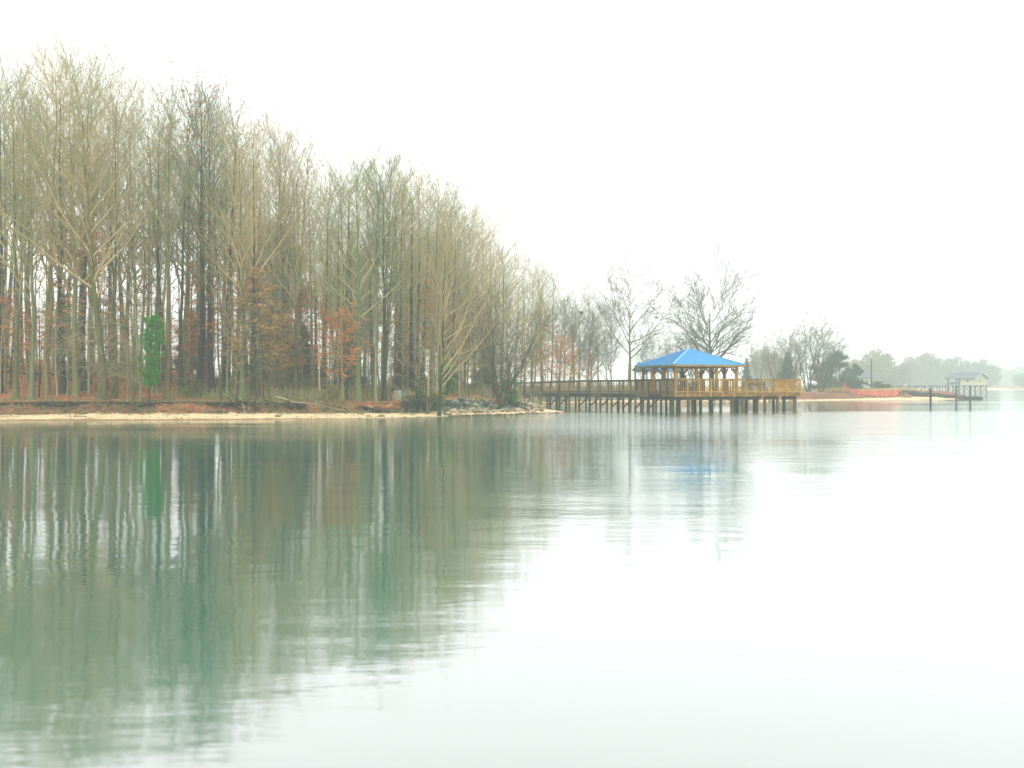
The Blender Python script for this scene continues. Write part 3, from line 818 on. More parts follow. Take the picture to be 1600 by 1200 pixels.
for x, Y, H, W_, lab in [(650, 69, 1.55, 1.0, 'Green and gold round bush right of the pale blue bin'), (678, 70, 1.35, 1.1, 'Yellow-green bush between the snag and the tan trunk'),
                         (515, 66, 1.25, 1.2, 'Low olive bush left of the pale speckled trunk'), (735, 84, 1.1, 1.4, 'Flat olive bush on the grass behind the riprap'),
                         (752, 88, 1.0, 1.4, 'Low golden bush behind the riprap, next to the bank tree'), (303, 67, 1.2, 1.2, 'Brownish bush right of the green pine'),
                         (20, 68, 0.7, 1.0, 'Tiny green shrub on the leafy slope')]:
    put(bushp, x, Y, lab, H=H, base=1.6, wide=W_)
put(cedar_b, 699, 76, 'Narrow bright cedar right of the tan leaning trunk', H=2.7, base=4.0, wide=0.75)
put(cedar_b, 797, 75.5, 'Bright green bush-shaped cedar at the boardwalk\'s shore end', H=2.3, base=4.0, wide=0.8)
put(cedar, 760, 95, 'Dark green cedar behind the vase-shaped bank tree', H=6.2, base=5.0, wide=1.1)
put(cedar, 470, 80, 'Dark green cedar in the wood behind the mossy trunk', H=5.5, base=5.0, wide=1.5)
put(cedar, 430, 82, 'Green cedar deep behind the tan-leaved saplings', H=6.5, base=5.0, wide=1.4)
put(cedar, 545, 84, 'Green cedar deep behind the rust-leaved sapling', H=5.0, base=5.0, wide=1.4)
put(cedar, 300, 84, 'Green cedar deep in the wood right of the young pine', H=5.5, base=5.0, wide=1.3)
put(cedar, 640, 88, 'Green cedar behind the gold round bush', H=6.5, base=5.0, wide=1.3)
put(cedar, 95, 98, 'Dark cedar at the back of the leafy slope', H=6.5, base=5.0, wide=1.0)
put(pinebig, 672, 175, 'Tall round-topped pine fading into mist above the wood', H=tree_H(672, 175, 352), base=20, wide=1.0)
put(pinebig, 722, 180, 'Lower misty pine right of the tall round-topped one', H=tree_H(722, 180, 435), base=20, wide=1.25)
put(pinebig, 425, 170, 'Misty pine hidden deep behind the tan saplings', H=tree_H(425, 170, 330), base=20, wide=1.0)
put(pinebig, 560, 175, 'Misty pine deep behind the rust-leaved sapling', H=tree_H(560, 175, 380), base=20, wide=1.0)

# vase-shaped bank tree
vase = stems_tree('bank_tree', 61, 8.2, 9, 0.085, 3.6, limb=0.30, bark='bark_dark', twig='twig_dark', nl=12, clear=0.2, curve=-0.15)
put(vase, 783, 73.8, 'Vase-shaped dark bare tree on the riprap by the boardwalk', H=8.4, base=8.2, rz=0.5)
# trees on the right
t1 = tall_tree(301, 0.30, bark='bark_moss', ang=0.75, limb=0.40, nl=20, r=0.36, up=0.25, dens=1.5, tw=2.6, twig='twig_dark', lf=0.08, nz=0.15, l2=0.55, th=0.72)
lone = tall_tree(302, 0.18, ang=0.65, limb=0.34, nl=26, r=0.22, up=0.2, dens=1.2, twig='twig_dark', tw=2.4, nz=0.14, l2=0.5)
put(t1, 983, 128, 'Tallest lone bare tree behind the pavilion\'s left side', H=tree_H(983, 128, 385), wide=0.95, rz=1.0)
put(lone, 955, 118, 'Bare tree left of the tallest lone tree behind boardwalk', H=tree_H(955, 118, 455), wide=0.75, rz=2.5)
put(lone, 871, 112, 'Leaning dark trunk with rust leaves behind the boardwalk', H=tree_H(871, 112, 455), wide=0.9)
put(lone, 905, 114, 'Bare tree holding the bird nest behind the boardwalk', H=tree_H(905, 114, 452), wide=0.9)
put(lone, 925, 116, 'Thin bare tree right of the nest tree', H=tree_H(925, 116, 470), wide=1.1)
put(lone, 1005, 126, 'Short crooked bare tree beside the blue-roofed shelter', H=tree_H(1005, 126, 515), wide=1.2)
put(lone, 1022, 128, 'Thin bare tree just left of the pavilion roof', H=tree_H(1022, 128, 525), wide=1.4)
for x, Y, H, lab in [(845, 112, 5.5, 'Rust-leaved sapling left of the leaning dark trunk'), (872, 110, 7.0, 'Rust-leaved sapling against the leaning dark trunk'),
                     (893, 113, 5.0, 'Rust-leaved sapling below the bird nest'), (915, 115, 4.5, 'Small rust-leaved sapling right of the nest tree'), (822, 110, 5.5, 'Rust-leaved sapling at the boardwalk start'),
                     (855, 120, 7.5, 'Tall rust-leaved sapling behind the boardwalk balusters')]:
    put(rust[0], x, Y, lab, H=H, base=8, wide=1.5)
multi = tall_tree(303, 0.30, ang=0.62, limb=0.50, nl=32, r=0.50, bark='bark_dark', twig='twig_dark', up=0.16, dens=1.6, tw=3.0, lf=0.1, nz=0.13, l2=0.5, th=0.60)
put(multi, 1112, 122, 'Broad many-stemmed bare tree above the blue pavilion roof', H=tree_H(1112, 122, 398), base=20, wide=0.95, rz=0.2)
clump = stems_tree('bare_tree', 63, 10, 5, 0.13, 2.0, bark='bark_dark', twig='twig_dark', limb=0.42, nl=13, clear=0.25, curve=-0.1, dens=6, ang=0.75, up=0.25, tw=1.7)
for x, Y, top, lab in [(1238, 150, 505, 'Thin many-stemmed bare tree left of the pair by the fence'), (1263, 146, 488, 'Upright bare tree by the chain-link fence'),
                       (1282, 146, 492, 'Wide-armed bare tree right beside the upright one'), (1085, 126, 520, 'Small bare tree behind the pavilion\'s ridge'),
                       (1060, 130, 500, 'Small bare tree left of the many-stemmed tree'), (1215, 170, 520, 'Faint bare tree before the misty evergreens'),
                       (1300, 210, 520, 'Faint misty bare tree behind the broad evergreens')]:
    put(clump, x, Y, lab, H=tree_H(x, Y, top), base=10, wide=0.95)
put(fir, 1167, 185, 'Pale misty fir right of the pavilion roof', H=tree_H(1167, 185, 560), base=8, wide=0.75)
put(fir, 1230, 165, 'Broad fir behind the thin many-stemmed tree', H=tree_H(1230, 165, 550), base=8, wide=1.1)
put(bigbush, 1312, 168, 'Broad evergreen behind the orange net fence', H=tree_H(1312, 168, 548), base=8, wide=0.85)
put(bigbush, 1335, 180, 'Low evergreen touching the white house', H=tree_H(1335, 180, 568), base=8, wide=0.6)
put(bigbush, 1285, 172, 'Evergreen behind the pair of bare trees', H=tree_H(1285, 172, 565), base=8, wide=0.9)
put(bushp, 1335, 160, 'Dark low shrub behind the orange net', H=1.5, base=1.6, wide=2.5)
put(bushp, 1375, 165, 'Low scrub right of the white house', H=1.2, base=1.6, wide=3)
for x, top in [(1185, 525), (1205, 530)]:
    put(clump, x, 260, 'Very faint tall bare tree in mist %s the pale fir' % ('just behind' if x == 1185 else 'well right of'), H=tree_H(x, 260, top), base=10, wide=1.1)
# misty far shore
far = evergreen('far_tree', 57, 14, 13, 'round', 1100, 0.42, M['pine_hazed'], 0.3, 0.0, clump=6)
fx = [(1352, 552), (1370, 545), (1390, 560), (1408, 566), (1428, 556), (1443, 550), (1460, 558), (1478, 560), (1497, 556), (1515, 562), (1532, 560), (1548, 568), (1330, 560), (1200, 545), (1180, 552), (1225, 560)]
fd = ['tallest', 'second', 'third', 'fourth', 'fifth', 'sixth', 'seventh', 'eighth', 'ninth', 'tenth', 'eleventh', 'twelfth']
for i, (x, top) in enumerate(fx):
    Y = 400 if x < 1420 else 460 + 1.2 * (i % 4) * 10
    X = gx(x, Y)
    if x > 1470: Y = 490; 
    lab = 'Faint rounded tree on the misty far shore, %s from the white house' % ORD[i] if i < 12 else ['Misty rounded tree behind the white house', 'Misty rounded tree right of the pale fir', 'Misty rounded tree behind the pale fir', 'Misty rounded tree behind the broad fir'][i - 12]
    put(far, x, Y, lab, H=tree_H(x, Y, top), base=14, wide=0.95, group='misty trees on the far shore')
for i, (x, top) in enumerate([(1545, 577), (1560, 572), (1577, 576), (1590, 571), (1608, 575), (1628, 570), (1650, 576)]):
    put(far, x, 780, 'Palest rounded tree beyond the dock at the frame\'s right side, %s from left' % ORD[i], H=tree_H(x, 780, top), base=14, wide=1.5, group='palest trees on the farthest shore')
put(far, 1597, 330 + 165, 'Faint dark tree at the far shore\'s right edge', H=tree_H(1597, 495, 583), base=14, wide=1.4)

# underbrush: nobody could count it
def brush(seed, w_, d_, n, h, mat):
    g = np.random.default_rng(seed)
    K = 5
    P = np.empty((n, K, 3)); P[:, 0] = np.stack([g.uniform(-w_ / 2, w_ / 2, n), g.uniform(-d_ / 2, d_ / 2, n), np.full(n, -0.25)], -1)
    L = h * g.uniform(0.3, 1.1, n); d = norm(np.stack([g.normal(0, 0.3, n), g.normal(0, 0.3, n), np.ones(n)], -1))
    for k in range(1, K):
        d = norm(d + g.normal(0, 0.16, d.shape)); P[:, k] = P[:, k - 1] + d * (L / (K - 1))[:, None]
    Rr = np.linspace(0.02, 0.007, K)[None, :] * np.ones((n, 1))
    P2, R2 = grow(g, P, Rr, 5, 0.2, 1, 0.35, 0.7, 3, up=0.1, noise=0.2, rf=0.7, rmin=0.0045)
    v, q = join([tube_arrays(P, Rr, 3), tube_arrays(P2, R2, 3)])
    return mesh_np('underbrush', v, [q], M[mat], False)
bm_ = [brush(71, 9, 3, 300, 1.4, 'twig_pale'), brush(72, 9, 3, 300, 1.9, 'twig_pale'), brush(73, 9, 3, 300, 1.1, 'twig')]
for i, (x, dy, k) in enumerate([(340, 9, 2), (400, 7, 2), (430, 6.5, 2), (450, 13, 1), (540, 14, 0), (620, 18, 1), (560, 20, 1), (700, 22, 0), (560, 9, 2),
                                (640, 13, 2), (680, 16, 0), (770, 24, 1), (300, 18, 0), (200, 27, 2), (480, 22, 0), (390, 18, 1)]):
    Y = shore_Y(x) + dy; X = gx(x, Y)
    o = link('underbrush', bm_[k], loc=(X, Y, gz(X, Y))); o.rotation_euler = (0, 0, random.choice([0, math.pi]) + jit(0.2))
    tag(o, kind='stuff')
for x, Y in [(830, 113), (880, 116), (930, 119), (1000, 122)]:
    X = gx(x, Y); o = link('underbrush', bm_[0], loc=(X, Y, gz(X, Y))); o.scale = (1, 1, 1.1); tag(o, kind='stuff')

# fallen leaves on the slope
n = 60000
lx = rng.uniform(-42, 6, n); ly = rng.uniform(62, 92, n)
d_ = sdist(lx, ly); k = (d_ > 3.4) & (rng.uniform(0, 1, n) < np.clip(1.3 - (d_ - 4) / 30, 0.2, 1)); lx, ly = lx[k], ly[k]
c = np.stack([lx, ly, height(lx, ly) + 0.02], -1)
lv = leaf_quads(np.random.default_rng(5), c, 1, (0, 0, 0.01), 0.055, flat=0.75, aspect=0.7)
tag(link('fallen_leaves', mesh_np('fallen_leaves', lv[0], [lv[1]], M['litter'])), kind='stuff')

# turf overhang along the bank, its dark colour painting in the lip's shadow line
def overhang(x0, x1, name):
    g = np.random.default_rng(int(x0) + 900)
    xs = np.arange(x0, x1, 4.0); vs = []; fs = []
    for i, x in enumerate(xs):
        Y = shore_Y(x); X = gx(x, Y)
        out = 3.75 + 0.35 * math.sin(x * 0.05) + g.uniform(-0.18, 0.18); inn = 5.3
        zt = gz(X, Y + 4.9) + 0.05
        Xo = gx(x, Y + out); 
        vs += [(Xo, Y + out, zt - 0.04 + g.uniform(-.03, .03)), (Xo, Y + out + 0.05, zt - 0.17 - g.uniform(0, .12)), (Xo, Y + inn, zt - 0.25), (Xo, Y + inn, zt - 0.02)]
        if i:
            a = (i - 1) * 4; b = i * 4
            for k in range(4): fs.append((a + k, a + (k + 1) % 4, b + (k + 1) % 4, b + k))
    me = bpy.data.meshes.new(name); me.from_pydata(vs, [], fs); me.materials.append(M['humus_shade'])
    return tag(link(name, me), kind='structure')
overhang(-60, 345, 'turf_shadow_ledge'); overhang(349, 478, 'turf_shadow_ledge'); overhang(560, 668, 'turf_shadow_ledge')

# roots hanging out of the bank
def roots(x0, x1, n, label, seed, mat='bark_dark'):
    g = np.random.default_rng(seed); K = 7
    xs = g.uniform(x0, x1, n); P = np.empty((n, K, 3))
    for i, x in enumerate(xs):
        Y = shore_Y(x); X = gx(x, Y + 4.3)
        p = np.array([X, Y + g.uniform(3.6, 4.4), g.uniform(0.55, 0.95)]); P[i, 0] = p
        d = np.array([g.normal(0, 0.8), -0.7, g.normal(-0.2, 0.5)])
        L = g.uniform(0.5, 1.5)
        for k in range(1, K):
            d = d + g.normal(0, 0.35, 3) + np.array([0, 0, -0.16]); d = d / np.linalg.norm(d)
            p = p + d * L / (K - 1)
            p[2] = max(p[2], gz(p[0], p[1]) + 0.01); P[i, k] = p
    Rr = np.linspace(1, 0.35, K)[None, :] * g.uniform(0.012, 0.04, (n, 1))
    cx = gx((x0 + x1) / 2, 65); root = empty('root_tangle', (cx, shore_Y((x0 + x1) / 2) + 4.2, 0.6)); 
    P = P - np.array(root.location)
    v, q = tube_arrays(P, Rr, 4)
    o = link('roots', mesh_np('roots', v, [q], M[mat], True), root); o['kind'] = 'stuff'
    tag(root, label, 'roots')
roots(350, 460, 150, 'Wide dark root tangle in the hollow bank below tan saplings', 81)
roots(628, 672, 90, 'Dark root tangle spilling below the broken pale snag', 82)
roots(500, 548, 50, 'Brown root tangle on the bank below the speckled trunk', 83, 'bark')
roots(195, 245, 40, 'Small dark roots under the bright green pine', 84)
roots(90, 190, 60, 'Thin dark roots under the turf lip of the leafy slope', 85)

# driftwood and debris on the sand
def stick(name, a, b, r, label, cat='driftwood', mat='bark_pale', fork=2, seed=1):
    g = np.random.default_rng(seed)
    K = 8; a = np.array(a, float); b = np.array(b, float)
    P = a + (b - a) * np.linspace(0, 1, K)[:, None]; P[1:-1] += g.normal(0, 0.02 * np.linalg.norm(b - a), (K - 2, 3))
    for k in range(K): P[k, 2] = max(P[k, 2], gz(P[k, 0], P[k, 1]) + r * 0.5)
    P = P[None]; Rr = (r * np.linspace(1, 0.45, K))[None]
    parts = [tube_arrays(P, Rr, 7)]
    if fork:
        P1, R1 = grow(g, P, Rr, fork, 0.3, 0.9, 0.4, 0.7, 5, up=0.1, noise=0.15, rf=0.6, rmin=0.008); parts.append(tube_arrays(P1, R1, 5))
    v, q = join(parts); c0 = a.copy()
    return tag(link(name, mesh_np(name, v - c0, [q], M[mat], True), loc=c0), label, cat)
def gp(x, off, dz=0.0):
    Y = shore_Y(x) + off; X = gx(x, Y); return (X, Y, gz(X, Y) + dz)
stick('driftwood_log', gp(-6, 1.6, 0.04), gp(32, 1.5, 0.03), 0.07, 'Pale log lying on the sand at the far left', fork=0, seed=2)
stick('driftwood', gp(115, 1.7), gp(136, 1.6), 0.04, 'Short dark stick on the sand below the leafy slope', mat='bark_dark', seed=3)
stick('driftwood', gp(340, 3.0, .1), gp(354, 2.9, .1), 0.07, 'Stubby dark driftwood on the sand left of the root hollow', mat='bark_dark', seed=4)
stick('fallen_branch', gp(375, 4.3, 0.35), gp(385, 2.8, 0.05), 0.03, 'Thin pale branch hanging out of the root hollow', cat='branch', seed=5)
stick('driftwood', gp(430, 1.0, .05), gp(440, 0.9, .06), 0.06, 'Small dark driftwood stump by the waterline', mat='bark_dark', seed=6)
stick('fallen_branch', gp(430, 4.4, 0.4), gp(540, 3.6, 0.1), 0.05, 'Long pale fallen branch sloping down the bank to the sand', cat='branch', fork=5, seed=7)
stick('fallen_branch', gp(500, 3.5, 0.1), gp(570, 3.1, 0.05), 0.035, 'Thin bleached branch lying along the foot of the bank', cat='branch', fork=4, seed=8)
stick('fallen_branch', gp(664, 3.2, 0.1), gp(682, 5.0, 0.6), 0.06, 'Pale branch propped against the tan trunk\'s foot', cat='branch', seed=9)
stick('fallen_branch', gp(694, 2.6, 0.0), gp(704, 3.0, 0.75), 0.05, 'Dark bent branch standing up from the sand by the riprap', cat='branch', mat='bark_dark', seed=10)
stick('driftwood', gp(592, 1.0, .03), gp(602, 1.1, .03), 0.06, 'Dark driftwood lump at the waterline below the blue bin', mat='bark_dark', seed=11)
stick('driftwood', gp(572, 1.2, .03), gp(582, 1.0, .03), 0.05, 'Mossy driftwood lump left of the dark one at the waterline', mat='bark_moss', seed=12)
stick('driftwood', gp(694, 1.2, .03), gp(706, 1.2, .06), 0.08, 'Brown driftwood clump on the sand below the tan trunk', mat='bark', seed=13)
stick('fallen_branch', gp(730, 2.2, .05), gp(790, 2.6, .15), 0.05, 'Bleached branch lying in front of the riprap', cat='branch', fork=5, seed=14)
stick('fallen_log', gp(0, 17, 0.1), gp(85, 15.5, 0.1), 0.13, 'Long dark log fallen across the top of the leafy slope', cat='log', mat='bark_dark', fork=0, seed=15)
stick('fallen_log', gp(455, 8, 0.4), gp(500, 5.6, 0.05), 0.08, 'Dark log slanting down the bank left of the speckled trunk', cat='log', mat='bark_dark', fork=2, seed=16)
g = np.random.default_rng(91)
pts = np.stack([rng.uniform(-34, -1, 260), np.zeros(260), np.zeros(260)], -1)
ys = np.array([shore_Y(800 + 1600 * x / 64) for x in pts[:, 0]]) + rng.uniform(0.4, 3.4, 260)
pts[:, 1] = ys; pts[:, 2] = height(pts[:, 0], ys) + 0.01
lv = leaf_quads(g, pts, 6, (0.12, 0.08, 0.004), 0.035, flat=0.7)
tag(link('shore_debris', mesh_np('shore_debris', lv[0], [lv[1]], M['humus_shade'])), kind='stuff')

K = 4; nn = 900
bx0 = rng.uniform(-33, -2, nn); by0 = np.array([shore_Y(800 + 1600 * a / 63) for a in bx0]) + rng.uniform(2.4, 5.6, nn)
P = np.empty((nn, K, 3)); P[:, 0] = np.stack([bx0, by0, height(bx0, by0) + 0.02], -1)
dd_ = norm(np.stack([g.normal(0, 1, nn), g.normal(-0.1, 0.35, nn), np.abs(g.normal(0, 0.3, nn))], -1)); LL = g.uniform(0.15, 0.9, nn)
for k in range(1, K):
    dd_ = norm(dd_ + g.normal(0, 0.25, dd_.shape)); P[:, k] = P[:, k - 1] + dd_ * (LL / (K - 1))[:, None]
    P[:, k, 2] = np.maximum(P[:, k, 2], height(P[:, k, 0], P[:, k, 1]) + 0.01)
v, q = tube_arrays(P, np.linspace(0.02, 0.008, K)[None, :] * g.uniform(0.5, 1.4, (nn, 1)), 4)
tag(link('bank_twigs', mesh_np('bank_twigs', v, [q], M['twig'])), kind='stuff')
# broken snag
sn = empty('broken_snag', (gx(667, 67.6), 67.6, 0.35))
g = np.random.default_rng(95)
s1 = np.array([[[0.05, 0, -0.3], [0.02, 0, 0.5], [0.0, 0, 1.2], [-0.12, 0, 2.0], [-0.14, 0.02, 2.4]]]); r1 = np.array([[0.14, 0.085, 0.065, 0.055, 0.04]])
s2 = np.array([[[0.05, 0, 0.9], [0.10, 0, 1.6], [0.12, 0, 2.3], [0.02, 0, 3.1], [-0.3, 0, 4.3]]]); r2 = np.array([[0.06, 0.055, 0.05, 0.035, 0.02]])
v, q = tube_arrays(s1, r1, 9); link('trunk', mesh_np('trunk', v, [q], M['bark_dark'], True), sn)
v, q = tube_arrays(s2, r2, 8); link('limb', mesh_np('limb', v, [q], M['bark_pale'], True), sn)
P1, R1 = grow(g, s2, r2, 9, 0.5, 1.0, 0.4, 0.9, 6, up=-0.05, noise=0.2, rf=0.5, rmin=0.012); P2, R2 = grow(g, P1, R1, 6, 0.2, 1.0, 0.4, 0.8, 4, up=0, noise=0.2, rf=0.6, rmin=0.007)
v, q = join([tube_arrays(P1, R1, 5), tube_arrays(P2, R2, 3)]); link('crown', mesh_np('crown', v, [q], M['twig_pale'], True), sn)
tag(sn, 'Broken pale snag with dark foot standing in the bank roots', 'tree')

# bird nest
nt_ = next(o for o in S.objects if o.get('label', '').startswith('Bare tree holding the bird nest'))
cr_ = next(c for c in nt_.children if c.name.startswith('crown'))
co = np.empty(len(cr_.data.vertices) * 3, np.float32); cr_.data.vertices.foreach_get('co', co); co = co.reshape(-1, 3)[:6000]
Mx = np.array(Matrix.LocRotScale(nt_.location, nt_.rotation_euler, nt_.scale)); cw = co @ Mx[:3, :3].T + Mx[:3, 3]
tg = px(909, 488, 114.0); p = Vector(cw[np.argmin((cw[:, 0] - tg.x) ** 2 + (cw[:, 2] - tg.z) ** 2)])
nb = MB()
for i in range(60):
    a = random.uniform(0, 6.28); b = a + random.uniform(0.6, 1.8); rr = random.uniform(0.12, 0.22); z = random.uniform(-0.14, 0.14)
    nb.bar((rr * math.cos(a), rr * math.sin(a), z), (rr * math.cos(b), rr * math.sin(b), z + random.uniform(-.06, .06)), 0.035)
tag(nb.build('bird_nest', M['bark_dark'], loc=p), 'Dark round bird nest high in a bare tree behind the boardwalk', 'nest')

# ------------------------------------------------------------------ rocks
def rock_mesh(seed, mat):
    g = np.random.default_rng(seed)
    import bmesh
    b = bmesh.new(); bmesh.ops.create_icosphere(b, subdivisions=1, radius=0.5)
    for v in b.verts: v.co *= g.uniform(0.75, 1.15)
    for v in b.verts: v.co.z *= 0.7; v.co.x *= 1.15
    me = bpy.data.meshes.new('rock'); b.to_mesh(me); b.free(); me.materials.append(mat); return me
rk = [rock_mesh(i, M['rock']) for i in range(5)] + [rock_mesh(9 + i, M['rock_warm']) for i in range(3)]
cntr = 0
for i in range(260):
    x = random.uniform(688, 850); off = random.uniform(2.2, 6.8) * (1 if x < 800 else (1 - (x - 800) / 110))
    Y = shore_Y(x) + off; X = gx(x, Y); s_ = random.uniform(0.26, 0.58) * (1.0 if off > 3 else 0.7)
    warm = off < 3.4 or x > 825
    o = link('riprap_rock', rk[5 + i % 3] if warm else rk[i % 5], loc=(X, Y, gz(X, Y) + s_ * random.uniform(0.05, 0.28)))
    o.scale = (s_, s_ * random.uniform(.8, 1.1), s_ * random.uniform(.7, 1.1)); o.rotation_euler = (random.uniform(-.5, .5), random.uniform(-.5, .5), random.uniform(0, 6))
    if warm: tag(o, 'Tan riprap stone near the waterline before the boardwalk', 'rock', 'tan riprap stones near the waterline')
    else: tag(o, 'Grey-green riprap stone piled on the bank by the boardwalk', 'rock', 'grey-green riprap stones on the bank')
def rubble(name, pts, seed, smin, smax, mat):
    """many small stones, one mass"""
    g = np.random.default_rng(seed); base = rk[0]
    bv = np.array([v.co[:] for v in base.vertices]); bf = np.array([p_.vertices[:] for p_ in base.polygons])
    vs = []; fs = []
    for i, (x, y, z) in enumerate(pts):
        s_ = g.uniform(smin, smax); a = g.uniform(0, 6.28); c_, n_ = math.cos(a), math.sin(a)
        v = bv * s_ * g.uniform(0.75, 1.25, (1, 3)) * (1 + g.normal(0, .08, bv.shape)); v = np.stack([v[:, 0] * c_ - v[:, 1] * n_, v[:, 0] * n_ + v[:, 1] * c_, v[:, 2]], -1)
        vs.append(v + np.array([x, y, z + s_ * 0.1])); fs.append(bf + i * len(bv))
    return tag(link(name, mesh_np(name, np.concatenate(vs), [np.concatenate(fs)], mat)), kind='stuff')
def along(x0, x1, n, o0, o1, seed):
    g = np.random.default_rng(seed); out = []
    sp = SHORE[15:26]
    while len(out) < n:
        x = g.uniform(x0, x1); Y = np.interp(x, [a for a, b in sp], [b for a, b in sp]) + g.uniform(o0, o1); X = gx(x, Y)
        out.append((X, Y, gz(X, Y)))
    return out
rubble('riprap_rubble', along(825, 1062, 420, 1.8, 5.5, 1), 1, 0.35, 0.8, M['rock'])
rubble('shore_stones', along(1060, 1240, 60, 0.3, 2.5, 2), 2, 0.2, 0.5, M['rock_warm'])
rubble('spit_rubble', [(gx(x, 149.5 + y_), 149.5 + y_, z_) for x, y_, z_ in [(random.uniform(1400, 1532), random.uniform(-2.2, 1.4), 0) for _ in range(420)] for z_ in [max(0, (1532 - x) / 132 * random.uniform(.3, 1.15))]], 3, 0.4, 0.95, M['rock'])
rubble('shore_stones', [(gx(x, Y), Y, 0.0) for x, Y in [(lambda q_: (q_, shore_Y(q_) + random.uniform(-0.3, 1.2)))(random.uniform(700, 892)) for _ in range(120)]], 4, 0.08, 0.26, M['rock_warm'])
# clay boulders on the bank
for i, (x, s_, lab) in enumerate([(545, 0.55, 'Small orange clay lump beside the speckled trunk'), (560, 0.75, 'Dark-topped clay boulder left of the orange one'), (578, 0.85, 'Brown clay boulder below the mossy trunk'),
                              (592, 1.0, 'Large bright orange clay boulder on the bank'), (608, 0.9, 'Brown clay boulder below the pale blue bin'), (624, 0.7, 'Clay boulder at the edge of the root tangle')]):
    Y = shore_Y(x) + 4.2; X = gx(x, Y)
    m_ = rk[(i * 2) % 5].copy(); m_.materials.clear(); m_.materials.append(M['clay'])
    o = link('clay_boulder', m_, loc=(X, Y, 0.55)); o.scale = (s_ * 1.1, s_ * .8, s_ * .85); o.rotation_euler = (0.2 * i, 0, i)
    sd = o.modifiers.new('s', 'SUBSURF'); sd.levels = sd.render_levels = 2
    tag(o, lab, 'boulder')

# bin, post and pipe frame
b = empty('park_bin', px(621, 615.5, 72)); X, Y = b.location.x, b.location.y; b.location.z = gz(X, Y)
m = MB().tube([(0, 0, 0.03), (0, 0, 0.72)], [0.25, 0.27], 16).build('drum', M['bin'], b)
m = MB().tube([(0, 0, 0.72), (0, 0, 0.80)], [0.285, 0.285], 16).build('lid', M['metal_dark'], b)
MB().box(-0.34, -0.28, -0.03, 0.03, 0, 0.9).build('post', M['bark_moss'], b)
tag(b, 'Pale blue litter drum with dark lid beside a wooden post', 'bin')
s_ = MB().tube([(0, 0, -0.1), (0, 0, 0.5), (0.02, 0, 0.85)], [0.22, 0.17, 0.15], 9)
X = gx(613.5, 72); tag(s_.build('tree_stump', M['bark_dark'], loc=(X, 72, gz(X, 72))), 'Dark upright stump just left of the pale blue bin', 'stump')
X = gx(636, 71); f = MB().tube([(-0.22, 0, 0.55), (-0.22, 0, 0.08), (-0.15, 0, 0.03), (0.15, 0, 0.03), (0.22, 0, 0.1), (0.22, 0, 0.6)], 0.03, 6)
tag(f.build('pipe_frame', M['metal'], loc=(X, 71, gz(X, 71))), 'Low grey U-shaped pipe frame right of the pale blue bin', 'pipe')

# ------------------------------------------------------------------ pavilion, platform, boardwalk
TH = R(20); P0 = Vector((gx(1055, 76), 76, 0)); DK = 1.42; RH = 1.07
plat = empty('pier_platform', P0, TH)
tag(plat, 'Wooden pier platform on piles with honey rails under the pavilion', 'pier')
L_, D_ = 11.0, 6.2
dkb = MB(); 
for i in range(int(L_ / 0.15)):
    u = i * 0.15; dep = D_ if u < 6.3 else 3.2
    dkb.box(u + 0.003, u + 0.147, 0.04, dep, DK - 0.04, DK)
o = dkb.build('decking', M['wood_honey'], plat); o['kind'] = 'stuff'
MB().box(0, L_, -0.01, 0.035, DK - 0.27, DK + 0.02).build('front_fascia', M['wood_honey'], plat)
MB().box(-0.04, 0, 0, D_, DK - 0.27, DK + 0.02).build('side_fascia', M['wood'], plat)
MB().box(L_, L_ + 0.04, 0, 3.2, DK - 0.27, DK + 0.02).build('side_fascia', M['wood_honey'], plat)
for (u0, u1) in [(0.35, 5.4), (6.2, 7.4), (8.0, 9.2), (9.6, 10.8)]:
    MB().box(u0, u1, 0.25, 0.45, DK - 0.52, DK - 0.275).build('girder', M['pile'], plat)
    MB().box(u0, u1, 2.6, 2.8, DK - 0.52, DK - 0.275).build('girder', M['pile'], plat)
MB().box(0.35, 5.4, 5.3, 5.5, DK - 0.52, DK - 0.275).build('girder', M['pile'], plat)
def pile(u, v, par, r=0.13, top=None, mat='pile', lean=0.0):
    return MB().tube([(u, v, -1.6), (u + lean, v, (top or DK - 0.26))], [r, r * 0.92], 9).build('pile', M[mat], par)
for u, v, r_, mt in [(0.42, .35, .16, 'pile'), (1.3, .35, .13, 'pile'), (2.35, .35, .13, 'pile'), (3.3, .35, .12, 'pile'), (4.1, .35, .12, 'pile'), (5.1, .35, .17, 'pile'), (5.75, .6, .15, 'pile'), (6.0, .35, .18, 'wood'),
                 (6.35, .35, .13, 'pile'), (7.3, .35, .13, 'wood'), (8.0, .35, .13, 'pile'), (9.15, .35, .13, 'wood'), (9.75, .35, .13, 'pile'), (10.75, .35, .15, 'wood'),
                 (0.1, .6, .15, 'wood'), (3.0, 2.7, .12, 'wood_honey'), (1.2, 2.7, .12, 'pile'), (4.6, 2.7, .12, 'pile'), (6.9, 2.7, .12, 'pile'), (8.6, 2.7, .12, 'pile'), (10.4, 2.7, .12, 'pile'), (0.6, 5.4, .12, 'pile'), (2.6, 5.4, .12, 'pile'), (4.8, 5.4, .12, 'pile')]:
    pile(u, v, plat, r_, mat=mt)  # lighter woods paint sunlit piles among the shade-dark ones
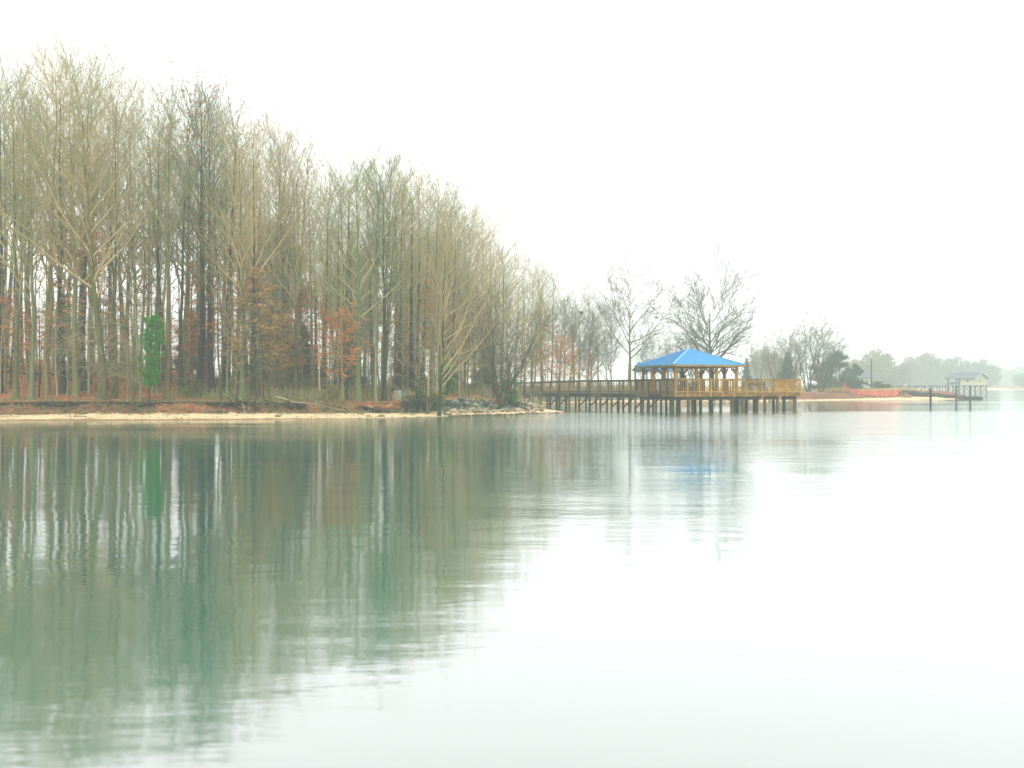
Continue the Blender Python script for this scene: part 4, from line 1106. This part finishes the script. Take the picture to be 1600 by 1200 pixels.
def rail_panel(a, b, par, h, mat, post_a=True, post_b=False, step=0.165, z=DK, z2=None, cap=0.14):
    """one bay of railing: posts, cap rail, sub rails, balusters"""
    a = Vector((a[0], a[1], z)); b = Vector((b[0], b[1], z if z2 is None else z2)); d = b - a; L = d.length; dn = d.normalized()
    up = Vector((0, 0, 1))
    MB().bar(a + up * h, b + up * h, cap, 0.04).build('cap_rail', M[mat], par)
    MB().bar(a + up * (h - 0.08), b + up * (h - 0.08), 0.04, 0.09).build('top_rail', M[mat], par)
    MB().bar(a + up * 0.10, b + up * 0.10, 0.04, 0.09).build('bottom_rail', M[mat], par)
    m = MB(); k = max(2, int(L / step))
    for i in range(1, k):
        p = a + d * (i / k); m.bar(p + up * 0.05, p + up * (h - 0.04), 0.035)
    o = m.build('balusters', M['wood_tan' if mat == 'wood' else mat], par); o['kind'] = 'stuff'
    for on, p in ((post_a, a), (post_b, b)):
        if on: MB().box(p.x - .055, p.x + .055, p.y - .055, p.y + .055, p.z - 0.28, p.z + h - 0.022).build('rail_post', M[mat], par)
us = [0.0, 1.0, 2.0, 3.0, 4.0, 5.0, 6.05, 7.25, 8.45, 9.7, 10.95]
for i in range(10):
    low = i in (7, 9 - 0) and False
    h = RH - (0.13 if i in (6, 8) else 0)
    rail_panel((us[i], -0.06), (us[i + 1], -0.06), plat, h, 'wood_honey', True, i == 9)
rail_panel((10.95, 0.1), (10.95, 1.6), plat, RH, 'wood_honey', False, True)
rail_panel((10.95, 1.6), (10.95, 3.1), plat, RH, 'wood_honey', False, True)
for u in (10.95, 9.4, 7.9):
    rail_panel((u, 3.15), (u - 1.5, 3.15), plat, RH, 'wood', False, True)
rail_panel((-0.05, 0.06), (-0.05, 1.1), plat, RH, 'wood', False, True, step=0.11)
rail_panel((-0.05, 1.1), (-0.05, 2.1), plat, RH, 'wood', False, True, step=0.11)
for v in (4.2, 5.2): rail_panel((-0.05, v), (-0.05, v + 1.0), plat, RH, 'wood', True, True)
for i in range(6): rail_panel((i * 1.02, D_ - .04), (i * 1.02 + 1.02, D_ - .04), plat, RH, 'wood', True, i == 5)
# benches under the roof
def bench(u, v, label):
    w0 = plat.matrix_basis @ Vector((u, v, DK)); bn = empty('bench', w0, TH)
    for k in range(3): MB().box(-0.8, 0.8, -0.2 + k * 0.14, -0.08 + k * 0.14, 0.42, 0.455).build('slat', M['wood'], bn)
    for k in range(2): MB().box(-0.8, 0.8, 0.235, 0.265, 0.56 + k * .16, 0.68 + k * .16).build('back_slat', M['wood'], bn)
    for s in (-0.7, 0.7):
        MB().box(s - .04, s + .04, -.18, -.10, 0, .42).build('leg', M['wood'], bn); MB().box(s - .04, s + .04, .18, .233, 0, .84).build('leg', M['wood'], bn)
    return tag(bn, label, 'bench')
bench(1.6, 3.6, 'Wooden slat bench beside the seated person in the pavilion')
bench(3.9, 3.9, 'Wooden slat bench further right under the pavilion roof')
bench(8.8, 2.4, 'Wooden slat bench on the open end of the pier')

pav = empty('pavilion', plat.matrix_basis @ Vector((0.25, 0.35, DK)), TH)
tag(pav, 'Open timber pavilion with bright blue hipped metal roof on the pier', 'pavilion')
PW = 5.25; OV = 0.5; ZE = 2.02
def beam(a, b, w_=0.14, h_=0.2, name='beam', mat='wood_honey'): return MB().bar(a, b, w_, h_).build(name, M[mat], pav)
def upost(u, v, mat): MB().box(u - .09, u + .09, v - .09, v + .09, 0, ZE - .102).build('post', M[mat], pav)
for i in range(4):
    t_ = PW * i / 3
    upost(t_, 0, 'wood_honey'); upost(t_, PW, 'wood')  # lit front posts honey, back posts darkened as painted shade
    if 0 < i < 3: upost(0, t_, 'wood_honey'); upost(PW, t_, 'wood')
def brace(a, b): MB().bar(a, b, 0.10, 0.10).build('knee_brace', M['wood_honey'], pav)
for i in range(4):
    t_ = PW * i / 3
    for sg in (-1, 1):
        if 0 <= t_ + sg * .5 <= PW:
            for v in (0, PW):
                brace((t_ + sg * .07, v, ZE - .60), (t_ + sg * .50, v, ZE - .16))
            for u in (0, PW):
                brace((u, t_ + sg * .07, ZE - .60), (u, t_ + sg * .50, ZE - .16))
beam((-.09, 0, ZE), (PW + .09, 0, ZE)); beam((-.09, PW, ZE), (PW + .09, PW, ZE)); beam((0, .071, ZE), (0, PW - .071, ZE)); beam((PW, .071, ZE), (PW, PW - .071, ZE))
RT = 1.30; a0, a1 = -OV, PW + OV; cc = PW / 2; ZB = ZE + 0.06; RG = 0.12
corners = [(a0, a0), (a1, a0), (a1, a1), (a0, a1)]
apx = Vector((cc, cc, ZB + RT))
roof_root = MB()
for i in range(4):
    p, q = corners[i], corners[(i + 1) % 4]
    A = Vector((*p, ZB)); B = Vector((*q, ZB)); th = Vector((0, 0, 0.06))
    MB().add([A, B, apx, A + th, B + th, apx + th], [(0, 2, 1), (3, 4, 5), (0, 1, 4, 3), (1, 2, 5, 4), (2, 0, 3, 5)]).build('roof_slope', M['roof_blue'], pav)
    n_ = 22
    ribs = MB()
    for k in range(1, n_):
        f_ = k / n_; base = A.lerp(B, f_); lim = 1 - abs(2 * f_ - 1)
        mid_e = A.lerp(B, 0.5); tip = base + (apx - mid_e) * lim
        ribs.bar(base + th * 1.0, tip + th * 1.0, 0.04, 0.05)
    o = ribs.build('roof_seams', M['roof_rib'], pav); o['kind'] = 'stuff'
    MB().bar(A + th * 1.25, apx + th * 1.25, 0.16, 0.05).build('hip_cap', M['roof_cap'], pav)
    MB().bar(A + Vector((0, 0, -0.03)), B + Vector((0, 0, -0.03)), 0.05, 0.13).build('fascia', M['wood_honey'] if i in (0, 1) else M['green_wall'], pav)
# ceiling boards under the slopes
MB().box(a0 + .06, a1 - .06, a0 + .06, a1 - .06, ZB - .02, ZB - .005).build('soffit', M['wood'], pav)

# seated person
def person(loc, rz, label):
    pr = bpy.data.meshes.new('person')
    j = {'pel': (0, 0, .50), 'chest': (0, .04, .78), 'sh': (0, .05, .98), 'neck': (0, .04, 1.10), 'head': (0, .03, 1.22), 'top': (0, .03, 1.33),
         'ls': (-.19, .05, 1.0), 'le': (-.23, -.02, .74), 'lh': (-.14, -.24, .66), 'rs': (.19, .05, 1.0), 're': (.23, -.02, .74), 'rh': (.14, -.24, .66),
         'lp': (-.10, -.02, .49), 'lk': (-.12, -.44, .50), 'la': (-.12, -.46, .08), 'lt': (-.12, -.62, .05), 'rp': (.10, -.02, .49), 'rk': (.12, -.44, .50), 'ra': (.12, -.46, .08), 'rt': (.12, -.62, .05)}
    names = list(j); E = [('pel', 'chest'), ('chest', 'sh'), ('sh', 'neck'), ('neck', 'head'), ('head', 'top'), ('sh', 'ls'), ('ls', 'le'), ('le', 'lh'), ('sh', 'rs'), ('rs', 're'), ('re', 'rh'),
                         ('pel', 'lp'), ('lp', 'lk'), ('lk', 'la'), ('la', 'lt'), ('pel', 'rp'), ('rp', 'rk'), ('rk', 'ra'), ('ra', 'rt')]
    rad = {'pel': .14, 'chest': .135, 'sh': .11, 'neck': .055, 'head': .10, 'top': .07, 'ls': .065, 'le': .045, 'lh': .035, 'rs': .065, 're': .045, 'rh': .035, 'lp': .09, 'lk': .06, 'la': .04, 'lt': .035, 'rp': .09, 'rk': .06, 'ra': .04, 'rt': .035}
    pr.from_pydata([j[k] for k in names], [(names.index(a), names.index(b)) for a, b in E], [])
    pr.materials.append(M['cloth_dark'])
    root = empty('person', loc, rz)
    o = link('body', pr, root)
    sk = o.modifiers.new('skin', 'SKIN')
    for i, k in enumerate(names):
        pr.skin_vertices[0].data[i].radius = (rad[k], rad[k]); pr.skin_vertices[0].data[i].use_root = (i == 0)
    sb = o.modifiers.new('sub', 'SUBSURF'); sb.levels = sb.render_levels = 2
    import bmesh
    b_ = bmesh.new(); bmesh.ops.create_uvsphere(b_, u_segments=14, v_segments=10, radius=0.115)
    for v in b_.verts:
        v.co.z *= 1.15
        if v.co.y < -0.02 and v.co.z < 0.03: v.co *= 0.75
    hm = bpy.data.meshes.new('hair'); b_.to_mesh(hm); b_.free(); hm.materials.append(M['cloth_dark'])
    link('hair', hm, root, (0, .04, 1.26))
    fm = MB().add([(-.06, -.085, 1.17), (.06, -.085, 1.17), (.065, -.085, 1.27), (-.065, -.085, 1.27), (0, -.11, 1.20), (0, -.09, 1.12)], [(0, 5, 4), (5, 1, 4), (1, 2, 4), (2, 3, 4), (3, 0, 4)]).build('face', M['skin'], root)
    return tag(root, label, 'person')
pw = plat.matrix_basis @ Vector((2.1, 2.2, DK))
person((pw.x, pw.y, pw.z), TH + 0.3, 'Person in dark clothes seated under the pavilion behind the rail')
w0 = pw; st = empty('stool', (pw.x, pw.y, pw.z), TH + 0.3)
MB().box(-.22, .22, -.18, .2, .36, .40).build('seat', M['wood'], st)
for a in (-.17, .17):
    for b_ in (-.13, .15): MB().box(a - .02, a + .02, b_ - .02, b_ + .02, 0, .36).build('leg', M['wood'], st)
tag(st, 'Small wooden stool under the seated person in the pavilion', 'stool')

# boardwalk
A = plat.matrix_basis @ Vector((-0.05, 2.1, 0)); B = Vector((gx(806, 101), 101, 0))
dirv = (B - A).normalized(); nrm_ = Vector((-dirv.y, dirv.x, 0));
if nrm_.dot(A) > 0: pass
else: nrm_ = -nrm_
bw = empty('boardwalk', A, math.atan2(dirv.y, dirv.x))
tag(bw, 'Long weathered boardwalk on piles from the wooded bank to the pavilion', 'boardwalk')
LB = (B - A).length; nb_ = 14; W = 1.9
sgn = -1 if (Matrix.Rotation(math.atan2(dirv.y, dirv.x), 3, 'Z') @ Vector((0, 1, 0))).dot(A) < 0 else 1   # local +y away from camera?
def zb(u): return DK - 0.06 - 0.16 * max(0, (u - LB * 0.55) / (LB * 0.45))
m = MB()
for i in range(int(LB / 0.15)):
    u = i * .15; y0, y1 = sorted((0.02 * sgn, (W - .02) * sgn)); m.box(u + .003, u + .147, y0, y1, zb(u) - .04, zb(u))
o = m.build('decking', M['wood'], bw); o['kind'] = 'stuff'
for i in range(nb_):
    u0, u1 = LB * i / nb_, LB * (i + 1) / nb_
    for side_ in (0, W):
        rail_panel((u0, side_ * sgn), (u1, side_ * sgn), bw, RH, 'wood', True, i == nb_ - 1, z=zb(u0), z2=zb(u1), step=0.24)
        MB().bar((u0, side_ * sgn, zb(u0) - .16), (u1, side_ * sgn, zb(u1) - .16), 0.05, 0.24).build('stringer', M['pile'], bw)
for i in range(nb_ + 1):
    u = LB * i / nb_
    for side_, mt in ((0.1, 'pile'), (W - .1, 'wood' if i % 3 else 'wood_honey')):  # far row coloured lighter to paint sunlit piles, near row shade-dark
        v = side_ * sgn
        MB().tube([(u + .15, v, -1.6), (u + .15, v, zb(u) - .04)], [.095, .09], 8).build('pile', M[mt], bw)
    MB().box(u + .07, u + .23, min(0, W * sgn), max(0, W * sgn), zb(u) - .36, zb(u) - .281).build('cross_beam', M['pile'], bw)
    if i in (4, 5, 6, 1, 2, 3, 0, 8, 9) and i < nb_:
        v = 0.0 * sgn
        MB().bar((u + .2, v - .05 * sgn, zb(u) - .4), (u + LB / nb_ + .05, v - .05 * sgn, 0.12), .05, .12).build('diagonal_brace', M['pile'], bw)
    u2 = u + LB / nb_ / 2
    if u2 < LB: MB().tube([(u2, .15 * sgn, -1.6), (u2, .15 * sgn, zb(u) - .04)], [.075, .07], 8).build('pile', M['pile'], bw)

# ------------------------------------------------------------------ blue-roofed shelter behind
Y = 126; X = gx(1012, Y); sh = empty('park_shelter', (X, Y, gz(X, Y)), R(15))
tag(sh, 'Small gabled shelter with blue roof and grey gable behind the pavilion', 'shelter')
def gable(par, x0, x1, y0, y1, ze, zr, t=.08, mat='roof_blue', name='roof_slope'):
    ym = (y0 + y1) / 2
    for ya in (y0, y1):
        MB().add([(x0, ya, ze), (x1, ya, ze), (x1, ym, zr), (x0, ym, zr), (x0, ya, ze - t), (x1, ya, ze - t), (x1, ym, zr - t), (x0, ym, zr - t)],
                 [(0, 1, 2, 3), (4, 7, 6, 5), (0, 4, 5, 1), (1, 5, 6, 2), (2, 6, 7, 3), (3, 7, 4, 0)]).build(name, M[mat], par)
gable(sh, -1.2, 3.8, -2.2, 2.2, 2.55, 3.5)
MB().add([(-1.0, -1.9, 2.5), (-1.0, 1.9, 2.5), (-1.0, 0, 3.38), (-.9, -1.9, 2.5), (-.9, 1.9, 2.5), (-.9, 0, 3.38)], [(0, 2, 1), (3, 4, 5), (0, 1, 4, 3), (1, 2, 5, 4), (2, 0, 3, 5)]).build('gable_wall', M['green_wall'], sh)
for a in (-.9, 1.3, 3.5):
    for b_ in (-1.85, 1.85): MB().box(a - .09, a + .09, b_ - .09, b_ + .09, 0, 2.5).build('post', M['green_wall'], sh)
for b_ in (-1.85, 1.85): MB().box(-1.1, 3.7, b_ - .08, b_ + .08, 2.3, 2.5).build('beam', M['white'], sh)
X = gx(1031, 121); cb = MB().box(-.35, .35, -.25, .25, 0, 1.5).box(-.4, .4, -.3, .3, 1.501, 1.56)
tag(cb.build('utility_cabinet', M['white'], loc=(X, 121, gz(X, 121))), 'White utility cabinet standing in front of the small shelter', 'cabinet')

# ------------------------------------------------------------------ fences, house, pole
def fence_run(pts, h, label):
    r0 = empty('chain_link_fence', (gx(pts[0][0], pts[0][1]), pts[0][1], 0)); o0 = r0.location
    for i, (x, Y) in enumerate(pts):
        X = gx(x, Y); z = gz(X, Y) - .1
        MB().tube([(X - o0.x, Y - o0.y, z), (X - o0.x, Y - o0.y, z + h + .1)], .04, 6).build('fence_post', M['metal_dark'], r0)
        if i:
            a = Vector((gx(*pts[i - 1]), pts[i - 1][1], gz(gx(*pts[i - 1]), pts[i - 1][1]))) - o0; b = Vector((X, Y, z + .1)) - o0; u = Vector((0, 0, h))
            MB().bar(a + u, b + u, .05).build('top_rail', M['metal_dark'], r0)
            m = MB(); L = (b - a).length; n_ = int(L / .15)
            for k in range(-int(h / .15), n_):
                for sg in (0, 1):
                    t0 = max(0, k) ; t1 = min(n_, k + int(h / .15))
                    if t1 <= t0: continue
                    z0 = (t0 - k) * .15; z1 = (t1 - k) * .15
                    if sg: z0, z1 = h - z0, h - z1
                    m.bar(a.lerp(b, t0 / n_) + Vector((0, 0, z0)), a.lerp(b, t1 / n_) + Vector((0, 0, z1)), .012)
            o = m.build('wire_mesh', M['metal_dark'], r0); o['kind'] = 'stuff'
    return tag(r0, label, 'fence')
def gx2(t): return gx(*t)
fence_run([(1248, 150), (1272, 150), (1299, 151), (1309, 151), (1319, 152), (1345, 153), (1372, 154)], 1.15, 'Dark chain-link fence behind the pair of bare trees')

nf = empty('orange_net_fence', (gx(1318, 145), 145, 0)); o0 = nf.location
npts = [(1318, 148.5, 2.05), (1322, 147, 1.75), (1328, 145.6, 1.3), (1340, 144.8, 1.08), (1356, 144.6, 1.05), (1376, 145.2, 1.0), (1391, 146, 1.0), (1403.5, 146.5, 1.08)]
tag(nf, 'Orange-red plastic net fence sagging along the shore', 'fence')
for i, (x, Y, h) in enumerate(npts):
    X = gx(x, Y); z = 0.30 if i > 0 else 0.5
    MB().tube([(X - o0.x, Y - o0.y, z - .3), (X - o0.x, Y - o0.y, z + h + .05)], .035, 6).build('stake', M['wood'], nf)
    if i:
        x1, Y1, h1 = npts[i - 1]; n_ = 9
        a = Vector((gx(x1, Y1), Y1, 0)) - o0; b = Vector((X, Y, 0)) - o0
        nd = (b - a).normalized().cross(Vector((0, 0, 1)))
        vs = []; fs = []
        for k in range(n_ + 1):
            f_ = k / n_; p = a.lerp(b, f_); hh = (h1 * (1 - f_) + h * f_) - 0.10 * math.sin(math.pi * f_) + random.uniform(-.02, .02)
            zb_ = (0.5 if i == 1 else 0.3) * (1 - f_) + 0.3 * f_
            for r_ in range(5):
                q_ = p + nd * (0.05 * math.sin(k * 1.3 + r_)) ; vs.append((q_.x, q_.y, zb_ + .03 + hh * r_ / 4))
        for k in range(n_):
            for r_ in range(4): fs.append((k * 5 + r_, (k + 1) * 5 + r_, (k + 1) * 5 + r_ + 1, k * 5 + r_ + 1))
        me = bpy.data.meshes.new('net_panel'); me.from_pydata(vs, [], fs); me.materials.append(M['net'])
        o = link('net_panel', me, nf)
        wf = o.modifiers.new('net', 'SOLIDIFY'); wf.thickness = 0.012
# straw tufts
for i, (x, s_, lab) in enumerate([(1302, .8, 'Straw-coloured mound left of the orange net'), (1313, .95, 'Taller straw-coloured mound touching the orange net')]):
    Y = 146; X = gx(x, Y); g = np.random.default_rng(i + 400)
    pts_ = g.normal(0, 1, (160, 3)) * np.array([.7, .4, .12]) * s_; pts_[:, 2] = np.abs(pts_[:, 2])
    bl = blades(g, pts_, np.tile([0, 0, 1.0], (160, 1)), 10, 0.7 * s_, 0.03, 0.45)
    tag(link('grass_tuft', mesh_np('grass_tuft', bl[0], [bl[1]], M['straw']), loc=(X, Y, gz(X, Y) - .05)), lab, 'grass tuft')
X = gx(1255, 149); pt = empty('picnic_table', (X, 149, gz(X, 149)), .2)
MB().box(-.9, .9, -.38, .38, .72, .76).build('tabletop', M['white'], pt)
for s in (-.7, .7): MB().box(-.9, .9, s - .13, s + .13, .43, .47).build('bench_seat', M['white'], pt)
for s in (-.6, .6): MB().bar((s, -.7, 0), (s, .25, .72), .06).bar((s, .7, 0), (s, -.25, .72), .06).build('leg', M['white'], pt)
tag(pt, 'White picnic table beside the foot of the upright bare tree', 'table')

Y = 205; hs = empty('small_house', (gx(1349, Y), Y, gz(gx(1349, Y), Y)), R(-12))
tag(hs, 'Small white house with dark roof behind the low evergreen', 'house')
MB().box(-1.5, 1.6, 0, 4, 0, 2.0).build('wall', M['white'], hs)
gable(hs, -1.9, 2.0, -.5, 4.5, 2.0, 3.0, mat='slate')
w_ = MB().box(.45, .85, -.04, -.001, .6, 1.6).build('window', M['white'], hs)
MB().box(.50, .80, -.05, -.041, .66, 1.54).build('pane', M['glass'], w_)
pp = px(1361.5, 588, 190); up_ = empty('utility_pole', (pp.x, 190, gz(pp.x, 190)))
hgt = EYE + (HOR - 561) / F * 190 - gz(pp.x, 190)
MB().tube([(0, 0, -.2), (0, 0, hgt)], [.16, .12], 8).build('pole', M['bark_dark'], up_)
MB().tube([(-.65, 0, hgt - 1.4), (-.65, 0, hgt - 1.1)], [.08, .08], 8).build('insulator', M['bark_dark'], up_)
MB().bar((-.66, 0, hgt - 1.45), (0, 0, hgt - 1.45), .05).build('bracket', M['bark_dark'], up_)
tag(up_, 'Dark wooden utility pole rising behind the small white house', 'pole')

# ------------------------------------------------------------------ far dock and boathouse
YD = 232; k_ = YD / F
def dx(x): return (x - 1390) * k_
dk = empty('far_dock', (gx(1390, YD), YD, 0)); tag(dk, 'Long grey dock with X-braced piles leading to the boathouse', 'dock')
zt = EYE - 0.5 * k_
m = MB(); 
for i in range(int(dx(1484) / .2)): m.box(i * .2 + .004, i * .2 + .196, 0, 1.8, zt - .05, zt)
m.build('decking', M['pile_far'], dk)['kind'] = 'stuff'
MB().box(0, dx(1484), -.06, -.001, zt - .26, zt + .02).build('fascia', M['pile_far'], dk)
MB().box(0, dx(1484), 1.801, 1.86, zt - .26, zt + .02).build('fascia', M['pile_far'], dk)
xs_ = [1394, 1408, 1421, 1433, 1445, 1457, 1460, 1469, 1473, 1482.5]
for i, x in enumerate(xs_):
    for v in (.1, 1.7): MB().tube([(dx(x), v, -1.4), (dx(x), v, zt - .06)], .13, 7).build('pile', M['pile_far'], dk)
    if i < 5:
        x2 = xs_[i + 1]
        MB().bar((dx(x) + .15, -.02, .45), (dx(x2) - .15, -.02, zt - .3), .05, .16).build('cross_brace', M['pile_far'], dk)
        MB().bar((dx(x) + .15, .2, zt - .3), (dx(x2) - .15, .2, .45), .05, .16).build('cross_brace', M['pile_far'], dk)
PHI = R(-58); BL, BWD = 7.1, 4.6
bh = empty('boathouse', (gx(1523, YD), YD, 0), PHI); tag(bh, 'Small cream boathouse with slate gable roof on braced piles', 'boathouse')
ze_ = EYE + (HOR - 589.5) * k_ - 0.1; zr_ = EYE + (HOR - 581.5) * k_
MB().box(-BL, 0.1, -.1, BWD + .1, zt - .14, zt + .08).build('floor', M['pile_far'], bh)
XW = -3.6
MB().box(XW, 0, 0, BWD, zt + .081, ze_).build('wall', M['cream'], bh)
for xg in (XW, -.12):
    MB().add([(xg, 0, ze_), (xg, BWD, ze_), (xg, BWD / 2, zr_ - .12), (xg + .12, 0, ze_), (xg + .12, BWD, ze_), (xg + .12, BWD / 2, zr_ - .12)], [(0, 2, 1), (3, 4, 5), (0, 3, 5, 2), (1, 2, 5, 4), (0, 1, 4, 3)]).build('gable_wall', M['cream'], bh)
gable(bh, -BL - .5, .5, -.45, BWD + .45, ze_ - .12, zr_, t=.12, mat='slate')
for ya in (-.46, BWD + .46): MB().bar((.52, ya, ze_ - .2), (.52, BWD / 2, zr_ - .08), .05, .16).build('barge_board', M['white'], bh)
f = MB().box(-2.0, -1.4, -.05, -.001, zt + .75, zt + 1.35).build('window', M['white'], bh)
MB().box(-1.94, -1.46, -.07, -.051, zt + .81, zt + 1.29).build('pane', M['glass'], f)
f = MB().box(.001, .05, 1.6, 2.2, zt + .75, zt + 1.35).build('window', M['white'], bh)
MB().box(.051, .07, 1.66, 2.14, zt + .81, zt + 1.29).build('pane', M['glass'], f)
for x in (-BL + .2, -4.6):
    for y in (.1, BWD - .1):
        MB().box(x - .1, x + .1, y - .1, y + .1, zt + .08, ze_).build('post', M['pile_far'], bh)
        for sg in (-1, 1): MB().bar((x, y, ze_ - .6), (x + sg * .5, y, ze_ - .05), .1).build('knee_brace', M['pile_far'], bh)
MB().box(-BL + .3, XW - .05, -.02, .03, zt + .3, zt + .75).build('rail_board', M['slate'], bh)
bp_ = [-BL + .1, -5.6, -4.2, -2.8, -1.4, -.05]
for x in bp_:
    for v in (.1, BWD / 2, BWD - .1): MB().tube([(x, v, -1.4), (x, v, zt - .14)], .13, 7).build('pile', M['pile_far'], bh)
for a, b_ in zip(bp_, bp_[1:]):
    MB().bar((a, -.04, .4), (b_, -.04, zt - .2), .05, .15).build('cross_brace', M['pile_far'], bh)
    MB().bar((a, .25, zt - .2), (b_, .25, .4), .05, .15).build('cross_brace', M['pile_far'], bh)
for a, b_ in ((.1, BWD / 2), (BWD / 2, BWD - .1)):
    MB().bar((.1, a, .4), (.1, b_, zt - .2), .05, .15).bar((.16, a, zt - .2), (.16, b_, .4), .05, .15).build('cross_brace', M['pile_far'], bh)
for x, yt, Y, lab in ((1454, 608, 110, 'Short dark mooring post, leftmost in open water before the dock'), (1494, 603.5, 112, 'Grey mooring post in open water below the boathouse porch'), (1516, 603, 112, 'Grey mooring post in open water below the boathouse window')):
    X = gx(x, Y); h = EYE - (yt - HOR) / F * Y
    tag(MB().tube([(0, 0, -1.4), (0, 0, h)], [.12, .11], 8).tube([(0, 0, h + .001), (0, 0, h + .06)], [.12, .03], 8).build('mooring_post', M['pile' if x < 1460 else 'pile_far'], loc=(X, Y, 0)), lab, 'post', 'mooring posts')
